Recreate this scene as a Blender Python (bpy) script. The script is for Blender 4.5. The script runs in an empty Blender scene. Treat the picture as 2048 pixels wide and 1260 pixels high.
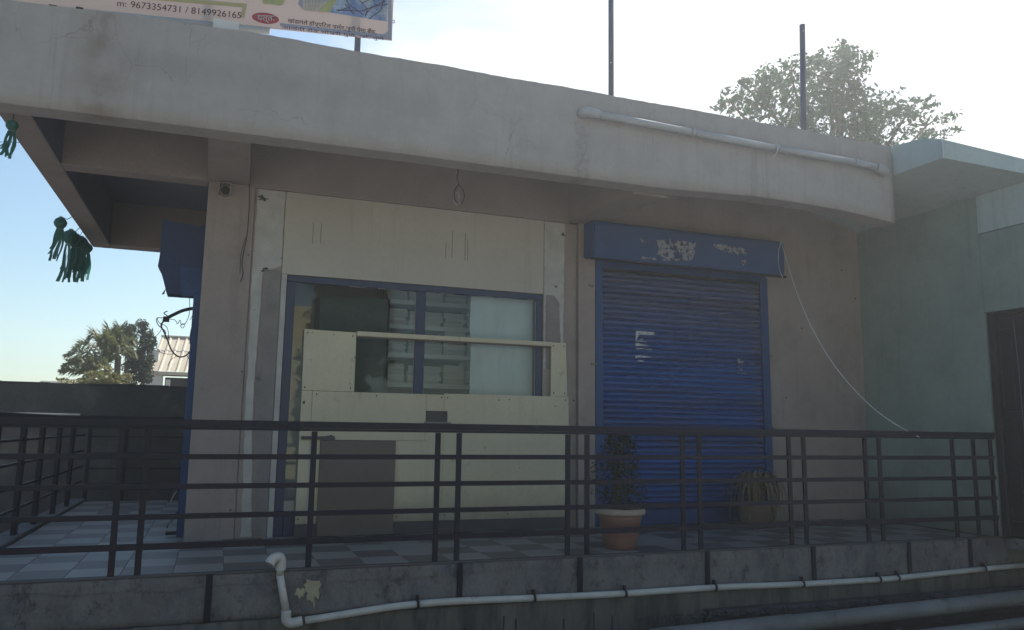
import bpy, bmesh, math, random
import numpy as np
from mathutils import Vector, Matrix
random.seed(7); rng = np.random.default_rng(7)
R = math.radians
sc = bpy.context.scene
COL = sc.collection

# ------------------------------------------------------------------ camera
# the eye is the origin (1.0 m above the terrace floor, 1.75 m above the yard)
YAW, PITCH, ROLL, FPX = R(20.195), R(8.2105), R(0.8372), 1571.87
fw = Vector((math.sin(YAW)*math.cos(PITCH), math.cos(YAW)*math.cos(PITCH), math.sin(PITCH)))
r0 = Vector((math.cos(YAW), -math.sin(YAW), 0)); u0 = r0.cross(fw)
rt = r0*math.cos(ROLL) + u0*math.sin(ROLL); up = -r0*math.sin(ROLL) + u0*math.cos(ROLL)
cam_d = bpy.data.cameras.new('camera'); cam = bpy.data.objects.new('camera', cam_d); COL.objects.link(cam)
cam.matrix_world = Matrix(((rt.x, up.x, -fw.x, 0), (rt.y, up.y, -fw.y, 0), (rt.z, up.z, -fw.z, 0), (0, 0, 0, 1)))
cam_d.sensor_width = 36; cam_d.lens = FPX/2048*36; cam_d.clip_start = 0.05; cam_d.clip_end = 2000
sc.camera = cam

# ------------------------------------------------------------------ sky and sun
FLARE_HAZE = .003
SUN_EL, SUN_AZ = R(47), R(38)          # azimuth measured from +Y towards +X
world = bpy.data.worlds.new('World'); sc.world = world; world.use_nodes = True
nt = world.node_tree; N = nt.nodes; L = nt.links
N.clear()
wout = N.new('ShaderNodeOutputWorld'); bg = N.new('ShaderNodeBackground')
sky = N.new('ShaderNodeTexSky'); sky.sky_type = 'NISHITA'; sky.sun_disc = False
sky.sun_elevation = SUN_EL; sky.sun_rotation = SUN_AZ
sky.air_density = 1.2; sky.dust_density = .7; sky.ozone_density = 1.6
tc = N.new('ShaderNodeTexCoord')
mp = N.new('ShaderNodeMapping'); mp.inputs['Scale'].default_value = (1.0, 1.0, 2.6)
n1 = N.new('ShaderNodeTexNoise'); n1.inputs['Scale'].default_value = 2.3; n1.inputs['Detail'].default_value = 7; n1.inputs['Roughness'].default_value = .5
L.new(tc.outputs['Generated'], mp.inputs['Vector']); L.new(mp.outputs[0], n1.inputs['Vector'])
sd = Vector((math.sin(SUN_AZ)*math.cos(SUN_EL), math.cos(SUN_AZ)*math.cos(SUN_EL), math.sin(SUN_EL)))
dt = N.new('ShaderNodeVectorMath'); dt.operation = 'DOT_PRODUCT'; dt.inputs[1].default_value = (0.76, 0.43, 0.49)
L.new(tc.outputs['Generated'], dt.inputs[0])
sm = N.new('ShaderNodeMath'); sm.operation = 'MULTIPLY_ADD'; sm.inputs[1].default_value = 1.0; L.new(dt.outputs['Value'], sm.inputs[0])
nm = N.new('ShaderNodeMath'); nm.operation = 'MULTIPLY'; nm.inputs[1].default_value = .75; L.new(n1.outputs[0], nm.inputs[0]); L.new(nm.outputs[0], sm.inputs[2])
rp = N.new('ShaderNodeMapRange'); rp.inputs['From Min'].default_value = 1.00; rp.inputs['From Max'].default_value = 1.30; rp.interpolation_type = 'SMOOTHSTEP'
L.new(sm.outputs[0], rp.inputs['Value'])
mx = N.new('ShaderNodeMix'); mx.data_type = 'RGBA'; L.new(rp.outputs[0], mx.inputs['Factor'])
tn = N.new('ShaderNodeVectorMath'); tn.operation = 'MULTIPLY'; tn.inputs[1].default_value = (.90, 1.06, 1.10); L.new(sky.outputs[0], tn.inputs[0])
L.new(tn.outputs[0], mx.inputs[6]); mx.inputs[7].default_value = (9.5, 9.6, 9.8, 1)
L.new(mx.outputs[2], bg.inputs[0]); bg.inputs[1].default_value = 0.062
L.new(bg.outputs[0], wout.inputs[0])
sun_d = bpy.data.lights.new('sun', 'SUN'); sun_d.energy = 5.0; sun_d.angle = R(.5); sun_d.color = (1, .95, .87)
sun = bpy.data.objects.new('sun', sun_d); COL.objects.link(sun); sun.rotation_euler = sd.to_track_quat('Z', 'Y').to_euler()
sc.view_settings.view_transform = 'Standard'; sc.view_settings.look = 'None'; sc.view_settings.gamma = 1
sc.view_settings.use_curve_mapping = False; sc.view_settings.exposure = 0.95

# ------------------------------------------------------------------ helpers
def ray(px, py): return rt*((px-1024)/FPX) - up*((py-630)/FPX) + fw
def onY(px, py, Y): d = ray(px, py); return d*(Y/d.y)     # the point of the wall plane y=Y
def onX(px, py, X): d = ray(px, py); return d*(X/d.x)
def onZ(px, py, Z): d = ray(px, py); return d*(Z/d.z)

def obj(name, me, mat, parent=None, **tags):
    if isinstance(me, bmesh.types.BMesh):
        m = bpy.data.meshes.new(name); me.to_mesh(m); me.free(); me = m
    if mat is not None and not len(me.materials): me.materials.append(mat)
    o = bpy.data.objects.new(name, me); COL.objects.link(o)
    if parent: o.parent = parent; o.matrix_parent_inverse = Matrix.Translation(-root_loc(parent))
    for k, v in tags.items(): o[k] = v
    return o
def root_loc(p):
    return Vector(p.location) if p.type == 'EMPTY' else Vector((0, 0, 0))     # part meshes sit at the world origin
def thing(name, label, cat, loc, group=None):
    o = bpy.data.objects.new(name, None); COL.objects.link(o); o.location = loc; o.empty_display_size = .1
    o['label'] = label; o['category'] = cat
    if group: o['group'] = group
    return o
def bm_(): return bmesh.new()
def box(b, x0, x1, y0, y1, z0, z1, bev=0):
    vs = [b.verts.new(p) for p in ((x0,y0,z0),(x1,y0,z0),(x1,y1,z0),(x0,y1,z0),(x0,y0,z1),(x1,y0,z1),(x1,y1,z1),(x0,y1,z1))]
    fs = [b.faces.new([vs[i] for i in f]) for f in ((3,2,1,0),(4,5,6,7),(0,1,5,4),(1,2,6,5),(2,3,7,6),(3,0,4,7))]
    if bev:
        es = {e for f in fs for e in f.edges}
        bmesh.ops.bevel(b, geom=list(es), offset=bev, segments=1, affect='EDGES')
    return b
def boxo(name, x0, x1, y0, y1, z0, z1, mat, parent=None, bev=.004, **t):
    return obj(name, box(bm_(), x0, x1, y0, y1, z0, z1, bev), mat, parent, **t)
def prism(b, pts, d):      # polygon (3d points, planar) pushed by the vector d
    d = Vector(d); a = [b.verts.new(p) for p in pts]; c = [b.verts.new(Vector(p)+d) for p in pts]
    n = len(pts)
    fs = [b.faces.new(a), b.faces.new(c[::-1])] + [b.faces.new((a[i], c[i], c[(i+1) % n], a[(i+1) % n])) for i in range(n)]
    bmesh.ops.recalc_face_normals(b, faces=fs); return b
def tube(b, pts, r, seg=8, caps=True, sq=False):
    pts = [Vector(p) for p in pts]; rings = []; n = len(pts)
    rr = r if isinstance(r, (list, tuple)) else [r]*n
    prev = None
    for i, p in enumerate(pts):
        t = (pts[min(i+1, n-1)] - pts[max(i-1, 0)]).normalized()
        if prev is None:
            a = Vector((0, 0, 1)) if abs(t.z) < .9 else Vector((1, 0, 0))
            s = t.cross(a).normalized()
        else: s = (prev - t*prev.dot(t)).normalized()
        prev = s; q = t.cross(s)
        rings.append([b.verts.new(p + (s*math.cos(2*math.pi*k/seg) + q*math.sin(2*math.pi*k/seg))*rr[i]) for k in range(seg)])
    fs = []
    for i in range(n-1):
        for k in range(seg):
            f = b.faces.new((rings[i][k], rings[i][(k+1) % seg], rings[i+1][(k+1) % seg], rings[i+1][k])); f.smooth = seg > 5; fs.append(f)
    if caps and rr[0] > 1e-4: fs.append(b.faces.new(rings[0][::-1]))
    if caps and rr[-1] > 1e-4: fs.append(b.faces.new(rings[-1]))
    return b
def smoothpath(pts, n=6):
    P = [Vector(p) for p in pts]; P = [P[0]*2-P[1]] + P + [P[-1]*2-P[-2]]; out = []
    for i in range(1, len(P)-2):
        for k in range(n):
            t = k/n
            out.append(.5*((2*P[i]) + (P[i+1]-P[i-1])*t + (2*P[i-1]-5*P[i]+4*P[i+1]-P[i+2])*t*t + (3*P[i]-P[i-1]-3*P[i+1]+P[i+2])*t**3))
    out.append(P[-2]); return out
def lathe(b, prof, c, seg=28, wob=0):
    c = Vector(c); rings = []
    for r, z in prof:
        rings.append([b.verts.new(c + Vector((r*(1+wob*math.sin(3*a))*math.cos(a), r*math.sin(a), z))) for a in [2*math.pi*k/seg for k in range(seg)]])
    for i in range(len(prof)-1):
        for k in range(seg):
            f = b.faces.new((rings[i][k], rings[i][(k+1) % seg], rings[i+1][(k+1) % seg], rings[i+1][k])); f.smooth = True
    b.faces.new(rings[0][::-1]); b.faces.new(rings[-1]); return b

# ------------------------------------------------------------------ materials
def mat(name, col, rough=.8, var=.25, scale=3., bump=.15, bscale=60., metal=0., col2=None, mask=(.45, .62), mscale=4.,
        spec=.3, stretch=(1, 1, 1), rnd=0., fine=.5, cracks=0., hooks=None, trans=0., streaks=0., dirt=0.):
    m = bpy.data.materials.new(name); m.use_nodes = True; t = m.node_tree; n = t.nodes; l = t.links
    bs = n['Principled BSDF']; out = n['Material Output']
    g = n.new('ShaderNodeNewGeometry'); mp = n.new('ShaderNodeMapping'); mp.inputs['Scale'].default_value = stretch
    l.new(g.outputs['Position'], mp.inputs['Vector'])
    def noise(s, d=6, r=.6, src=mp.outputs[0]):
        x = n.new('ShaderNodeTexNoise'); x.inputs['Scale'].default_value = s; x.inputs['Detail'].default_value = d; x.inputs['Roughness'].default_value = r
        l.new(src, x.inputs['Vector']); return x.outputs[0]
    def mrange(v, a, b, c, d):
        x = n.new('ShaderNodeMapRange'); l.new(v, x.inputs[0])
        for i, q in enumerate((a, b, c, d)): x.inputs[i+1].default_value = q
        return x.outputs[0]
    def math_(op, a, b):
        x = n.new('ShaderNodeMath'); x.operation = op
        for i, q in enumerate((a, b)):
            if isinstance(q, (int, float)): x.inputs[i].default_value = q
            else: l.new(q, x.inputs[i])
        return x.outputs[0]
    def mixc(f, a, b):
        x = n.new('ShaderNodeMix'); x.data_type = 'RGBA'
        if isinstance(f, (int, float)): x.inputs[0].default_value = f
        else: l.new(f, x.inputs[0])
        for i, q in ((6, a), (7, b)):
            if isinstance(q, (tuple, list)): x.inputs[i].default_value = (*q[:3], 1)
            else: l.new(q, x.inputs[i])
        return x.outputs[2]
    c = (*col[:3], 1)
    cur = mixc(0., c, c)
    if col2 is not None: cur = mixc(mrange(noise(mscale, 7, .65), mask[0], mask[1], 0, 1), cur, col2)
    if dirt:                                     # splash dirt creeping up from the floor
        sp = n.new('ShaderNodeSeparateXYZ'); l.new(g.outputs['Position'], sp.inputs[0])
        zz = math_('ADD', sp.outputs[2], math_('MULTIPLY', noise(3.5, 6, .7), -.5))
        cur = mixc(mrange(zz, -1.2, -.85, dirt, 0), cur, (.11, .10, .085))
    if streaks:
        sm2 = n.new('ShaderNodeMapping'); sm2.inputs['Scale'].default_value = (9, 9, .45); l.new(g.outputs['Position'], sm2.inputs['Vector'])
        f = math_('MULTIPLY', mrange(noise(1.3, 5, .7, sm2.outputs[0]), .52, .72, 0, streaks), mrange(noise(.9, 3), .4, .6, .2, 1))
        cur = mixc(f, cur, tuple(q_*.45 for q_ in col[:3]))
    if hooks: cur = hooks(n, l, g, noise, mrange, math_, mixc, cur)
    # broad tone changes and fine grain multiply the colour
    v = mrange(noise(scale), .25, .75, 1-var, 1+var*.6)
    v2 = mrange(noise(scale*17, 4, .7), .25, .75, 1-var*fine, 1+var*fine)
    tot = math_('MULTIPLY', v, v2)
    if rnd:
        oi = n.new('ShaderNodeObjectInfo'); tot = math_('MULTIPLY', tot, mrange(oi.outputs['Random'], 0, 1, 1-rnd, 1+rnd))
    hs = n.new('ShaderNodeVectorMath'); hs.operation = 'SCALE'; l.new(cur, hs.inputs[0]); l.new(tot, hs.inputs['Scale'])
    l.new(hs.outputs[0], bs.inputs['Base Color'])
    l.new(mrange(v2, .7, 1.3, min(1, rough+.12), max(.05, rough-.12)), bs.inputs['Roughness'])
    bs.inputs['Metallic'].default_value = metal; bs.inputs['Specular IOR Level'].default_value = spec
    if bump:
        h = noise(bscale, 5, .7); h = math_('ADD', h, math_('MULTIPLY', noise(bscale*.12, 3, .5), 1.4))
        bp = n.new('ShaderNodeBump'); bp.inputs['Strength'].default_value = min(1., bump*2); bp.inputs['Distance'].default_value = .006
        l.new(h, bp.inputs['Height']); l.new(bp.outputs[0], bs.inputs['Normal'])
    if trans:
        tr = n.new('ShaderNodeBsdfTranslucent'); ms = n.new('ShaderNodeMixShader'); ms.inputs[0].default_value = trans
        l.new(hs.outputs[0], tr.inputs[0]); l.new(bs.outputs[0], ms.inputs[1]); l.new(tr.outputs[0], ms.inputs[2]); l.new(ms.outputs[0], out.inputs[0])
    return m

def boxmask(n, l, g, math_, mrange, noise, x0, x1, z0, z1, soft=.08, wob=.15, ws=3.):
    """a stain with a ragged outline in the plane of the wall (world x, z)"""
    s = n.new('ShaderNodeSeparateXYZ'); l.new(g.outputs['Position'], s.inputs[0])
    w = math_('MULTIPLY', math_('SUBTRACT', noise(ws, 5, .6), .5), wob*2)
    X = math_('ADD', s.outputs[0], w); Z = math_('ADD', s.outputs[2], w)
    a = math_('MULTIPLY', mrange(X, x0-soft, x0+soft, 0, 1), mrange(X, x1-soft, x1+soft, 1, 0))
    b = math_('MULTIPLY', mrange(Z, z0-soft, z0+soft, 0, 1), mrange(Z, z1-soft, z1+soft, 1, 0))
    return math_('MULTIPLY', a, b)
def fascia_hook(n, l, g, noise, mrange, math_, mixc, cur):
    A = (n, l, g, math_, mrange, noise)
    st = math_('MULTIPLY', boxmask(*A, -1.1, -.86, 2.1, 3.2, .12, .1), mrange(noise(5), .3, .6, .0, .6))
    cur = mixc(st, cur, (.17, .13, .10))                                   # rusty run below the sign post
    st = math_('MULTIPLY', boxmask(*A, 2.86, 3.0, 2.2, 2.78, .03, .05, 9), mrange(noise(18, 8, .8), .4, .7, 0, .6))
    cur = mixc(st, cur, (.12, .12, .13))                                  # mould below the pipe mouth
    st = math_('MULTIPLY', boxmask(*A, -.9, 1.6, 2.62, 2.70, .1, .12), .35)
    cur = mixc(st, cur, (.19, .18, .17))
    # hairline cracks, only in some places
    sc_ = n.new('ShaderNodeMapping'); sc_.inputs['Scale'].default_value = (1, 1, .6); l.new(g.outputs['Position'], sc_.inputs['Vector'])
    dn = n.new('ShaderNodeTexNoise'); dn.inputs['Scale'].default_value = 5; dn.inputs['Detail'].default_value = 6; l.new(sc_.outputs[0], dn.inputs['Vector'])
    va = n.new('ShaderNodeVectorMath'); va.operation = 'MULTIPLY_ADD'; va.inputs[1].default_value = (.22, .22, .22); l.new(dn.outputs[1], va.inputs[0]); l.new(sc_.outputs[0], va.inputs[2])
    vo = n.new('ShaderNodeTexVoronoi'); vo.feature = 'DISTANCE_TO_EDGE'; vo.inputs['Scale'].default_value = 2.3; l.new(va.outputs[0], vo.inputs['Vector'])
    cr = math_('MULTIPLY', mrange(vo.outputs[0], .001, .005, .35, 0), mrange(noise(1.7, 3, .5), .5, .6, 0, 1))
    return mixc(cr, cur, (.09, .08, .075))

def shutter_hook(n, l, g, noise, mrange, math_, mixc, cur):
    A = (n, l, g, math_, mrange, noise)
    f = math_('MULTIPLY', boxmask(*A, 3.4, 6.3, 1.12, 1.9, .25, .25), mrange(noise(6, 6, .7), .35, .6, .35, .8))
    cur = mixc(f, cur, (.07, .078, .12))                                   # greyer slats towards the top
    f = math_('MULTIPLY', boxmask(*A, 5.78, 6.0, -1, 1.9, .05, .12, 8), mrange(noise(16, 6, .8), .5, .56, 0, .8))
    cur = mixc(f, cur, (.10, .085, .07))                                     # rusty wear along the right guide
    return mixc(mrange(noise(13, 8, .85), .63, .66, 0, .7), cur, (.008, .012, .03))
M = {}
M['fascia'] = mat('painted concrete', (.36, .335, .315), .85, .06, 1.6, .25, 45, col2=(.335, .31, .29), streaks=.3, hooks=fascia_hook)
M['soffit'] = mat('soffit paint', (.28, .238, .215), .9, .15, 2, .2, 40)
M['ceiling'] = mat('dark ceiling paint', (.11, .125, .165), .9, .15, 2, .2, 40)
M['wall'] = mat('brown grey wall paint', (.31, .262, .238), .85, .12, 1.8, .2, 50, col2=(.27, .228, .205), mask=(.5, .7), streaks=.35)
M['wallgreen'] = mat('green grey wall paint', (.235, .30, .265), .8, .12, 1.2, .12, 30, dirt=.5, col2=(.20, .25, .225), mask=(.5, .7), mscale=1.3, streaks=.3)
M['slabgreen'] = mat('green grey slab paint', (.40, .475, .465), .8, .12, 1.2, .15, 30, streaks=.3)
M['plaster'] = mat('bare white plaster', (.44, .43, .40), .9, .2, 6, .4, 40, col2=(.13, .12, .11), mask=(.66, .72), mscale=14)
M['plaster2'] = mat('mortar patch', (.23, .21, .2), .9, .2, 5, .4, 40, col2=(.1, .09, .085), mask=(.66, .72), mscale=11)
M['panel'] = mat('beige board', (.44, .41, .35), .6, .09, 1.2, .05, 20, streaks=.22)
M['cream'] = mat('cream laminate', (.54, .49, .345), .5, .12, 1.4, .06, 20, dirt=.6, streaks=.25, col2=(.3, .27, .2), mask=(.63, .78), mscale=5)
M['hatch'] = mat('brown board', (.155, .13, .108), .7, .15, 2, .1, 30)
M['skirt'] = mat('dark skirting', (.09, .085, .085), .7, .15, 4, .1, 30)
M['blue'] = mat('navy frame paint', (.022, .038, .085), .45, .15, 5, .06, 50, spec=.5, col2=(.3, .32, .36), mask=(.735, .75), mscale=16)
M['shutter'] = mat('blue shutter paint', (.007, .068, .25), .45, .3, 3, .1, 60, spec=.5, stretch=(.35, 1, 2.5), rnd=.16, col2=(.04, .06, .13), mask=(.5, .7), mscale=1.6, hooks=shutter_hook)
M['hood'] = mat('blue hood paint', (.010, .056, .17), .5, .22, 3, .1, 30, spec=.4, rnd=.04)
M['tarp'] = mat('blue tarpaulin', (.022, .045, .115), .6, .2, 4, .2, 20)
M['paper_dim'] = mat('peeled poster', (.26, .27, .30), .85, .25, 30, .2, 80, col2=(.03, .05, .12), mask=(.5, .54), mscale=26)
M['paper'] = mat('torn paper', (.48, .49, .52), .85, .2, 30, .2, 80, col2=(.12, .14, .22), mask=(.58, .62), mscale=38)
M['rail'] = mat('dark rail paint', (.006, .009, .022), .42, .25, 8, .12, 60, spec=.2, col2=(.045, .028, .018), mask=(.62, .70), mscale=14)
M['rust'] = mat('bracket steel', (.02, .02, .024), .6, .3, 20, .2, 80)
M['tile_l'] = mat('pale floor tile', (.27, .258, .245), .5, .12, 4, .04, 60, rnd=.06, spec=.4)
M['tile_d'] = mat('dark floor tile', (.135, .127, .122), .5, .15, 4, .04, 60, rnd=.1, spec=.4)
M['grout'] = mat('grout', (.06, .06, .06), .9, .2, 5, .2, 60)
def plinth_hook(n, l, g, noise, mrange, math_, mixc, cur):
    A = (n, l, g, math_, mrange, noise)
    wv = noise(2.2, 8, .75); cur = mixc(mrange(wv, .47, .6, 0, .9), cur, (.095, .10, .118))
    cur = mixc(mrange(noise(7, 8, .8), .53, .62, 0, .75), cur, (.045, .045, .047))
    cur = mixc(mrange(noise(3.3, 7, .7), .56, .64, 0, .7), cur, (.17, .17, .17))
    return cur
M['plinth'] = mat('stained plinth concrete', (.155, .153, .152), .9, .3, 3, .6, 30, stretch=(1, 1, .7), hooks=plinth_hook)
M['plinth_low'] = mat('lower plinth render', (.115, .112, .10), .9, .25, 2.5, .35, 40, stretch=(2, 1, .4), col2=(.06, .06, .06))
M['footing'] = mat('rough footing', (.06, .062, .065), .95, .5, 7, 1., 16)
M['yellowpatch'] = mat('old yellow limewash', (.33, .31, .21), .9, .2, 12, .3, 60)
M['pvc'] = mat('weathered white pvc', (.45, .45, .42), .5, .18, 6, .06, 60, spec=.45, col2=(.24, .2, .15), mask=(.62, .72), mscale=9)
M['pvc_rust'] = mat('rust stained pvc', (.40, .39, .36), .5, .15, 6, .06, 60, col2=(.16, .075, .03), mask=(.5, .6), mscale=16)
M['pvc_grey'] = mat('grey pvc', (.36, .37, .38), .45, .12, 3, .05, 60, spec=.45)
M['bigpipe'] = mat('large grey pipe', (.17, .18, .18), .5, .25, 3, .1, 40, spec=.4, col2=(.09, .09, .09), mask=(.55, .7))
M['ground'] = mat('yard earth', (.27, .265, .265), .95, .25, .8, .8, 14, col2=(.2, .195, .19))
M['mud'] = mat('dark wet earth by plinth', (.04, .04, .04), .9, .5, 4, 1., 14)
M['road'] = mat('yard concrete', (.30, .30, .305), .9, .2, 2, .4, 60)
M['bwall'] = mat('weathered boundary wall', (.085, .082, .08), .95, .3, 1.6, .5, 20, col2=(.125, .115, .10), mask=(.52, .66), mscale=1.6, streaks=.4)
M['white'] = mat('white wall paint', (.62, .62, .6), .8, .1, 2, .1, 40)
M['far'] = mat('pale far building', (.45, .42, .37), .8, .1, 2, .1, 40)
M['yellow'] = mat('yellow wall paint', (.55, .47, .25), .8, .1, 2, .1, 40)
M['darkroom'] = mat('dark opening', (.02, .02, .022), .8, .1, 2, .1, 40)
M['tin'] = mat('cream tin sheet', (.50, .44, .34), .5, .15, 3, .05, 60, metal=.0, rnd=.1, stretch=(3, 1, 1))
M['tin_rust'] = mat('rusted tin sheet', (.30, .16, .10), .7, .3, 3, .1, 60, rnd=.12, col2=(.42, .34, .26), mask=(.5, .65))
M['leaf'] = mat('tree leaf', (.055, .125, .06), .6, .4, 1.2, 0, rnd=0, trans=.18)
M['leaf_dark'] = mat('dark leaf', (.035, .055, .03), .6, .3, 1.5, 0, trans=.2)
M['leaf_yel'] = mat('yellow green leaf', (.16, .16, .06), .6, .4, 3, 0, trans=.4)
M['frond'] = mat('palm frond', (.13, .15, .055), .5, .3, 2, 0, trans=.3)
M['leaf_pot'] = mat('small dark leaves', (.02, .035, .02), .7, .3, 9, 0, trans=.2)
M['leaf_dry'] = mat('dry strap leaf', (.20, .165, .11), .7, .35, 9, .0, trans=.15)
M['bark'] = mat('bark', (.09, .075, .06), .9, .3, 5, .6, 20)
M['pot'] = mat('terracotta plastic', (.20, .115, .095), .6, .12, 5, .05, 50)
M['pot_rim'] = mat('faded pot rim', (.36, .31, .27), .7, .2, 9, .1, 50)
M['pot_dull'] = mat('dull brown pot', (.15, .115, .095), .7, .15, 5, .05, 50)
M['lantern'] = mat('green lantern paper', (.055, .19, .155), .6, .2, 20, .1, 60, trans=.45)
M['lantern_lt'] = mat('pale lantern collar', (.22, .30, .28), .6, .2, 20, .1, 60, trans=.3)
M['steelpost'] = mat('blue grey steel post', (.085, .10, .14), .5, .15, 4, .06, 60, spec=.4)
M['flex'] = mat('flex banner', (.60, .52, .49), .6, .05, 2, .03, 20, trans=.35)
M['flex2'] = mat('flex banner lower margin', (.30, .33, .42), .6, .05, 2, .03, 20, trans=.2)
M['ink'] = mat('ink', (.05, .03, .05), .7, .05, 2, 0)
M['inkblue'] = mat('blue ink', (.05, .06, .16), .7, .05, 2, 0)
M['red'] = mat('red print', (.42, .06, .09), .6, .05, 2, 0, trans=.2)
M['khaki'] = mat('khaki print', (.46, .42, .22), .6, .05, 2, 0, trans=.2)
M['printblue'] = mat('blue print', (.16, .26, .48), .6, .5, 4, 0, trans=.2, col2=(.4, .48, .6), mask=(.45, .6), mscale=7)
M['printbone'] = mat('pale print', (.52, .46, .38), .6, .3, 9, 0, trans=.2)
M['printgreen'] = mat('pale green print', (.42, .44, .2), .6, .3, 9, 0, trans=.2)
M['black'] = mat('black cable', (.012, .012, .014), .5, .1, 8, 0)
M['cable_w'] = mat('white cable', (.55, .55, .55), .5, .1, 8, 0)
M['tape'] = mat('pale tape', (.35, .33, .32), .6, .2, 30, 0)
M['camplate'] = mat('beige box plastic', (.22, .19, .15), .6, .1, 8, .05)
M['door'] = mat('dark painted door', (.007, .012, .020), .4, .2, 4, .05, 40, spec=.4)
M['shelfsteel'] = mat('pale shelf steel', (.66, .67, .64), .5, .1, 8, .05, 60)
M['book'] = mat('paper bundle', (.56, .55, .50), .85, .2, 30, .15, 120, stretch=(.2, .2, 5), rnd=.2)
M['greenboard'] = mat('green steel cupboard', (.075, .105, .10), .5, .2, 6, .05, 40, col2=(.2, .26, .22), mask=(.66, .7), mscale=22)
M['sheet'] = mat('pale frosted sheet', (.62, .655, .665), .5, .14, 3, .05, 40, stretch=(2, 1, .5), col2=(.52, .55, .555), mask=(.6, .7))
M['inroom'] = mat('room paint', (.65, .65, .62), .8, .1, 2, .1, 40)
M['soil'] = mat('pot soil', (.04, .03, .022), .95, .3, 20, .6, 40)
gm = bpy.data.materials.new('window glass'); gm.use_nodes = True
t = gm.node_tree; t.nodes.clear(); o_ = t.nodes.new('ShaderNodeOutputMaterial'); tr = t.nodes.new('ShaderNodeBsdfTransparent'); tr.inputs[0].default_value = (.90, .93, .91, 1)
gl = t.nodes.new('ShaderNodeBsdfGlossy'); gl.inputs['Roughness'].default_value = .02; gl.inputs[0].default_value = (.9, .92, .95, 1)
fr = t.nodes.new('ShaderNodeFresnel'); fr.inputs[0].default_value = 1.42; ms = t.nodes.new('ShaderNodeMixShader')
t.links.new(fr.outputs[0], ms.inputs[0]); t.links.new(tr.outputs[0], ms.inputs[1]); t.links.new(gl.outputs[0], ms.inputs[2]); t.links.new(ms.outputs[0], o_.inputs[0])
M['glass'] = gm

# ------------------------------------------------------------------ ground
FL, GZ = -1.0, -1.75
b = bm_()
v = [b.verts.new(p) for p in ((-129, -69, GZ), (129, -69, GZ), (129, 129, GZ), (-129, 129, GZ))]; b.faces.new(v)
obj('ground', b, M['ground'], kind='structure')
b = bm_()
rr = []
for i in range(60):
    x = -3 + i*.25
    rr.append([b.verts.new((x, y, GZ+.004+h*random.uniform(.3, 1))) for y, h in ((3.9, 0), (4.4, .02), (4.9, .04), (5.3, .06), (5.62, .10))])
for i in range(59):
    for k in range(4): b.faces.new((rr[i][k], rr[i+1][k], rr[i+1][k+1], rr[i][k+1])).smooth = True
obj('earth_bank', b, M['mud'], kind='structure')
b = bm_(); v = [b.verts.new(p) for p in ((-40, -4.5, GZ+.004), (40, -4.5, GZ+.004), (40, 1.6, GZ+.004), (-40, 1.6, GZ+.004))]; b.faces.new(v)
obj('road', b, M['road'], kind='structure')

# ------------------------------------------------------------------ terrace: plinth and tiled floor
FY = 5.88
tp = obj('terrace_plinth', None or bpy.data.meshes.new('terrace_plinth'), M['plinth'], kind='structure')
def rough_face(x0, x1, z0, z1, y, amp, nx, nz, depth):
    b = bm_(); g = []
    for j in range(nz+1):
        row = []
        for i in range(nx+1):
            x = x0+(x1-x0)*i/nx; z = z0+(z1-z0)*j/nz
            n_ = math.sin(x*3.1+z*7)*.4+math.sin(x*7.7-z*3)*.3+random.uniform(-.5, .5)
            row.append(b.verts.new((x, y+amp*n_*(0 if j == nz else 1), z)))
        g.append(row)
    for j in range(nz):
        for i in range(nx): b.faces.new((g[j][i], g[j][i+1], g[j+1][i+1], g[j+1][i])).smooth = True
    e = [b.verts.new((x, y+depth, z)) for x, z in ((x0, z0), (x1, z0), (x1, z1), (x0, z1))]
    b.faces.new((g[nz][0], *g[nz][1:-1], g[nz][-1], e[2], e[3])); b.faces.new((*[g[j][0] for j in range(nz, -1, -1)], e[0], e[3])[:]) 
    b.faces.new((*[g[j][-1] for j in range(nz+1)], e[2], e[1])); b.faces.new((*g[0][::-1], e[0], e[1]))
    return b
b = rough_face(-1.72, 9.2, -1.318, FL-.012, FY, .004, 150, 8, 1.2)
me = bpy.data.meshes.new('terrace_plinth'); b.to_mesh(me); b.free(); me.materials.append(M['plinth']); tp.data = me
lower = obj('plinth_base', rough_face(-1.72, 9.2, GZ-.05, -1.322, FY-.012, .003, 80, 8, 1.2), M['plinth_low'], kind='structure')
obj('footing', rough_face(3.9, 9.2, GZ-.05, -1.47, FY-.10, .028, 150, 7, .085), M['footing'], kind='structure')
boxo('terrace_base', -1.7, 7.6, 6.0, 11.6, GZ-.02, FL-.03, M['plinth'], kind='structure', bev=0)
fl = boxo('terrace_floor', -1.715, 7.42, FY+.004, 11.62, FL-.028, FL-.008, M['grout'], kind='structure', bev=0)
tb = bm_(); T = .326
box(tb, .0015, T-.0015, .0015, T-.0015, 0, .0078, .0012)
tme = {}
for k in 'ld':
    m_ = bpy.data.meshes.new('tile'); tb.to_mesh(m_); m_.materials.append(M['tile_'+k]); tme[k] = m_
tb.free()
nx, ny = 27, 17
for j in range(ny):
    for i in range(nx):
        x = -1.53+i*T; y = 5.945+j*T
        if x+T > 7.42 or (x > -.2 and y > 7.62) or y+T > 11.5: continue
        pale = ((i+j) % 2 == 0) if (i*7+j*3) % 23 else random.random() < .5
        o = obj('tile', tme['l' if pale else 'd'], None, fl); o.location = (x, y, FL-.008+random.uniform(0, .0006)); o.matrix_parent_inverse = Matrix()
# thin nosing along the edge and the raised kerb of the left side
boxo('edge_strip', -1.7, 7.42, FY-.006, 5.943, FL-.008, FL+.002, M['skirt'], fl, bev=.001)
boxo('kerb', -1.72, -1.535, FY+.07, 11.6, FL-.008, FL+.03, M['plinth'], fl, bev=.006)
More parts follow.
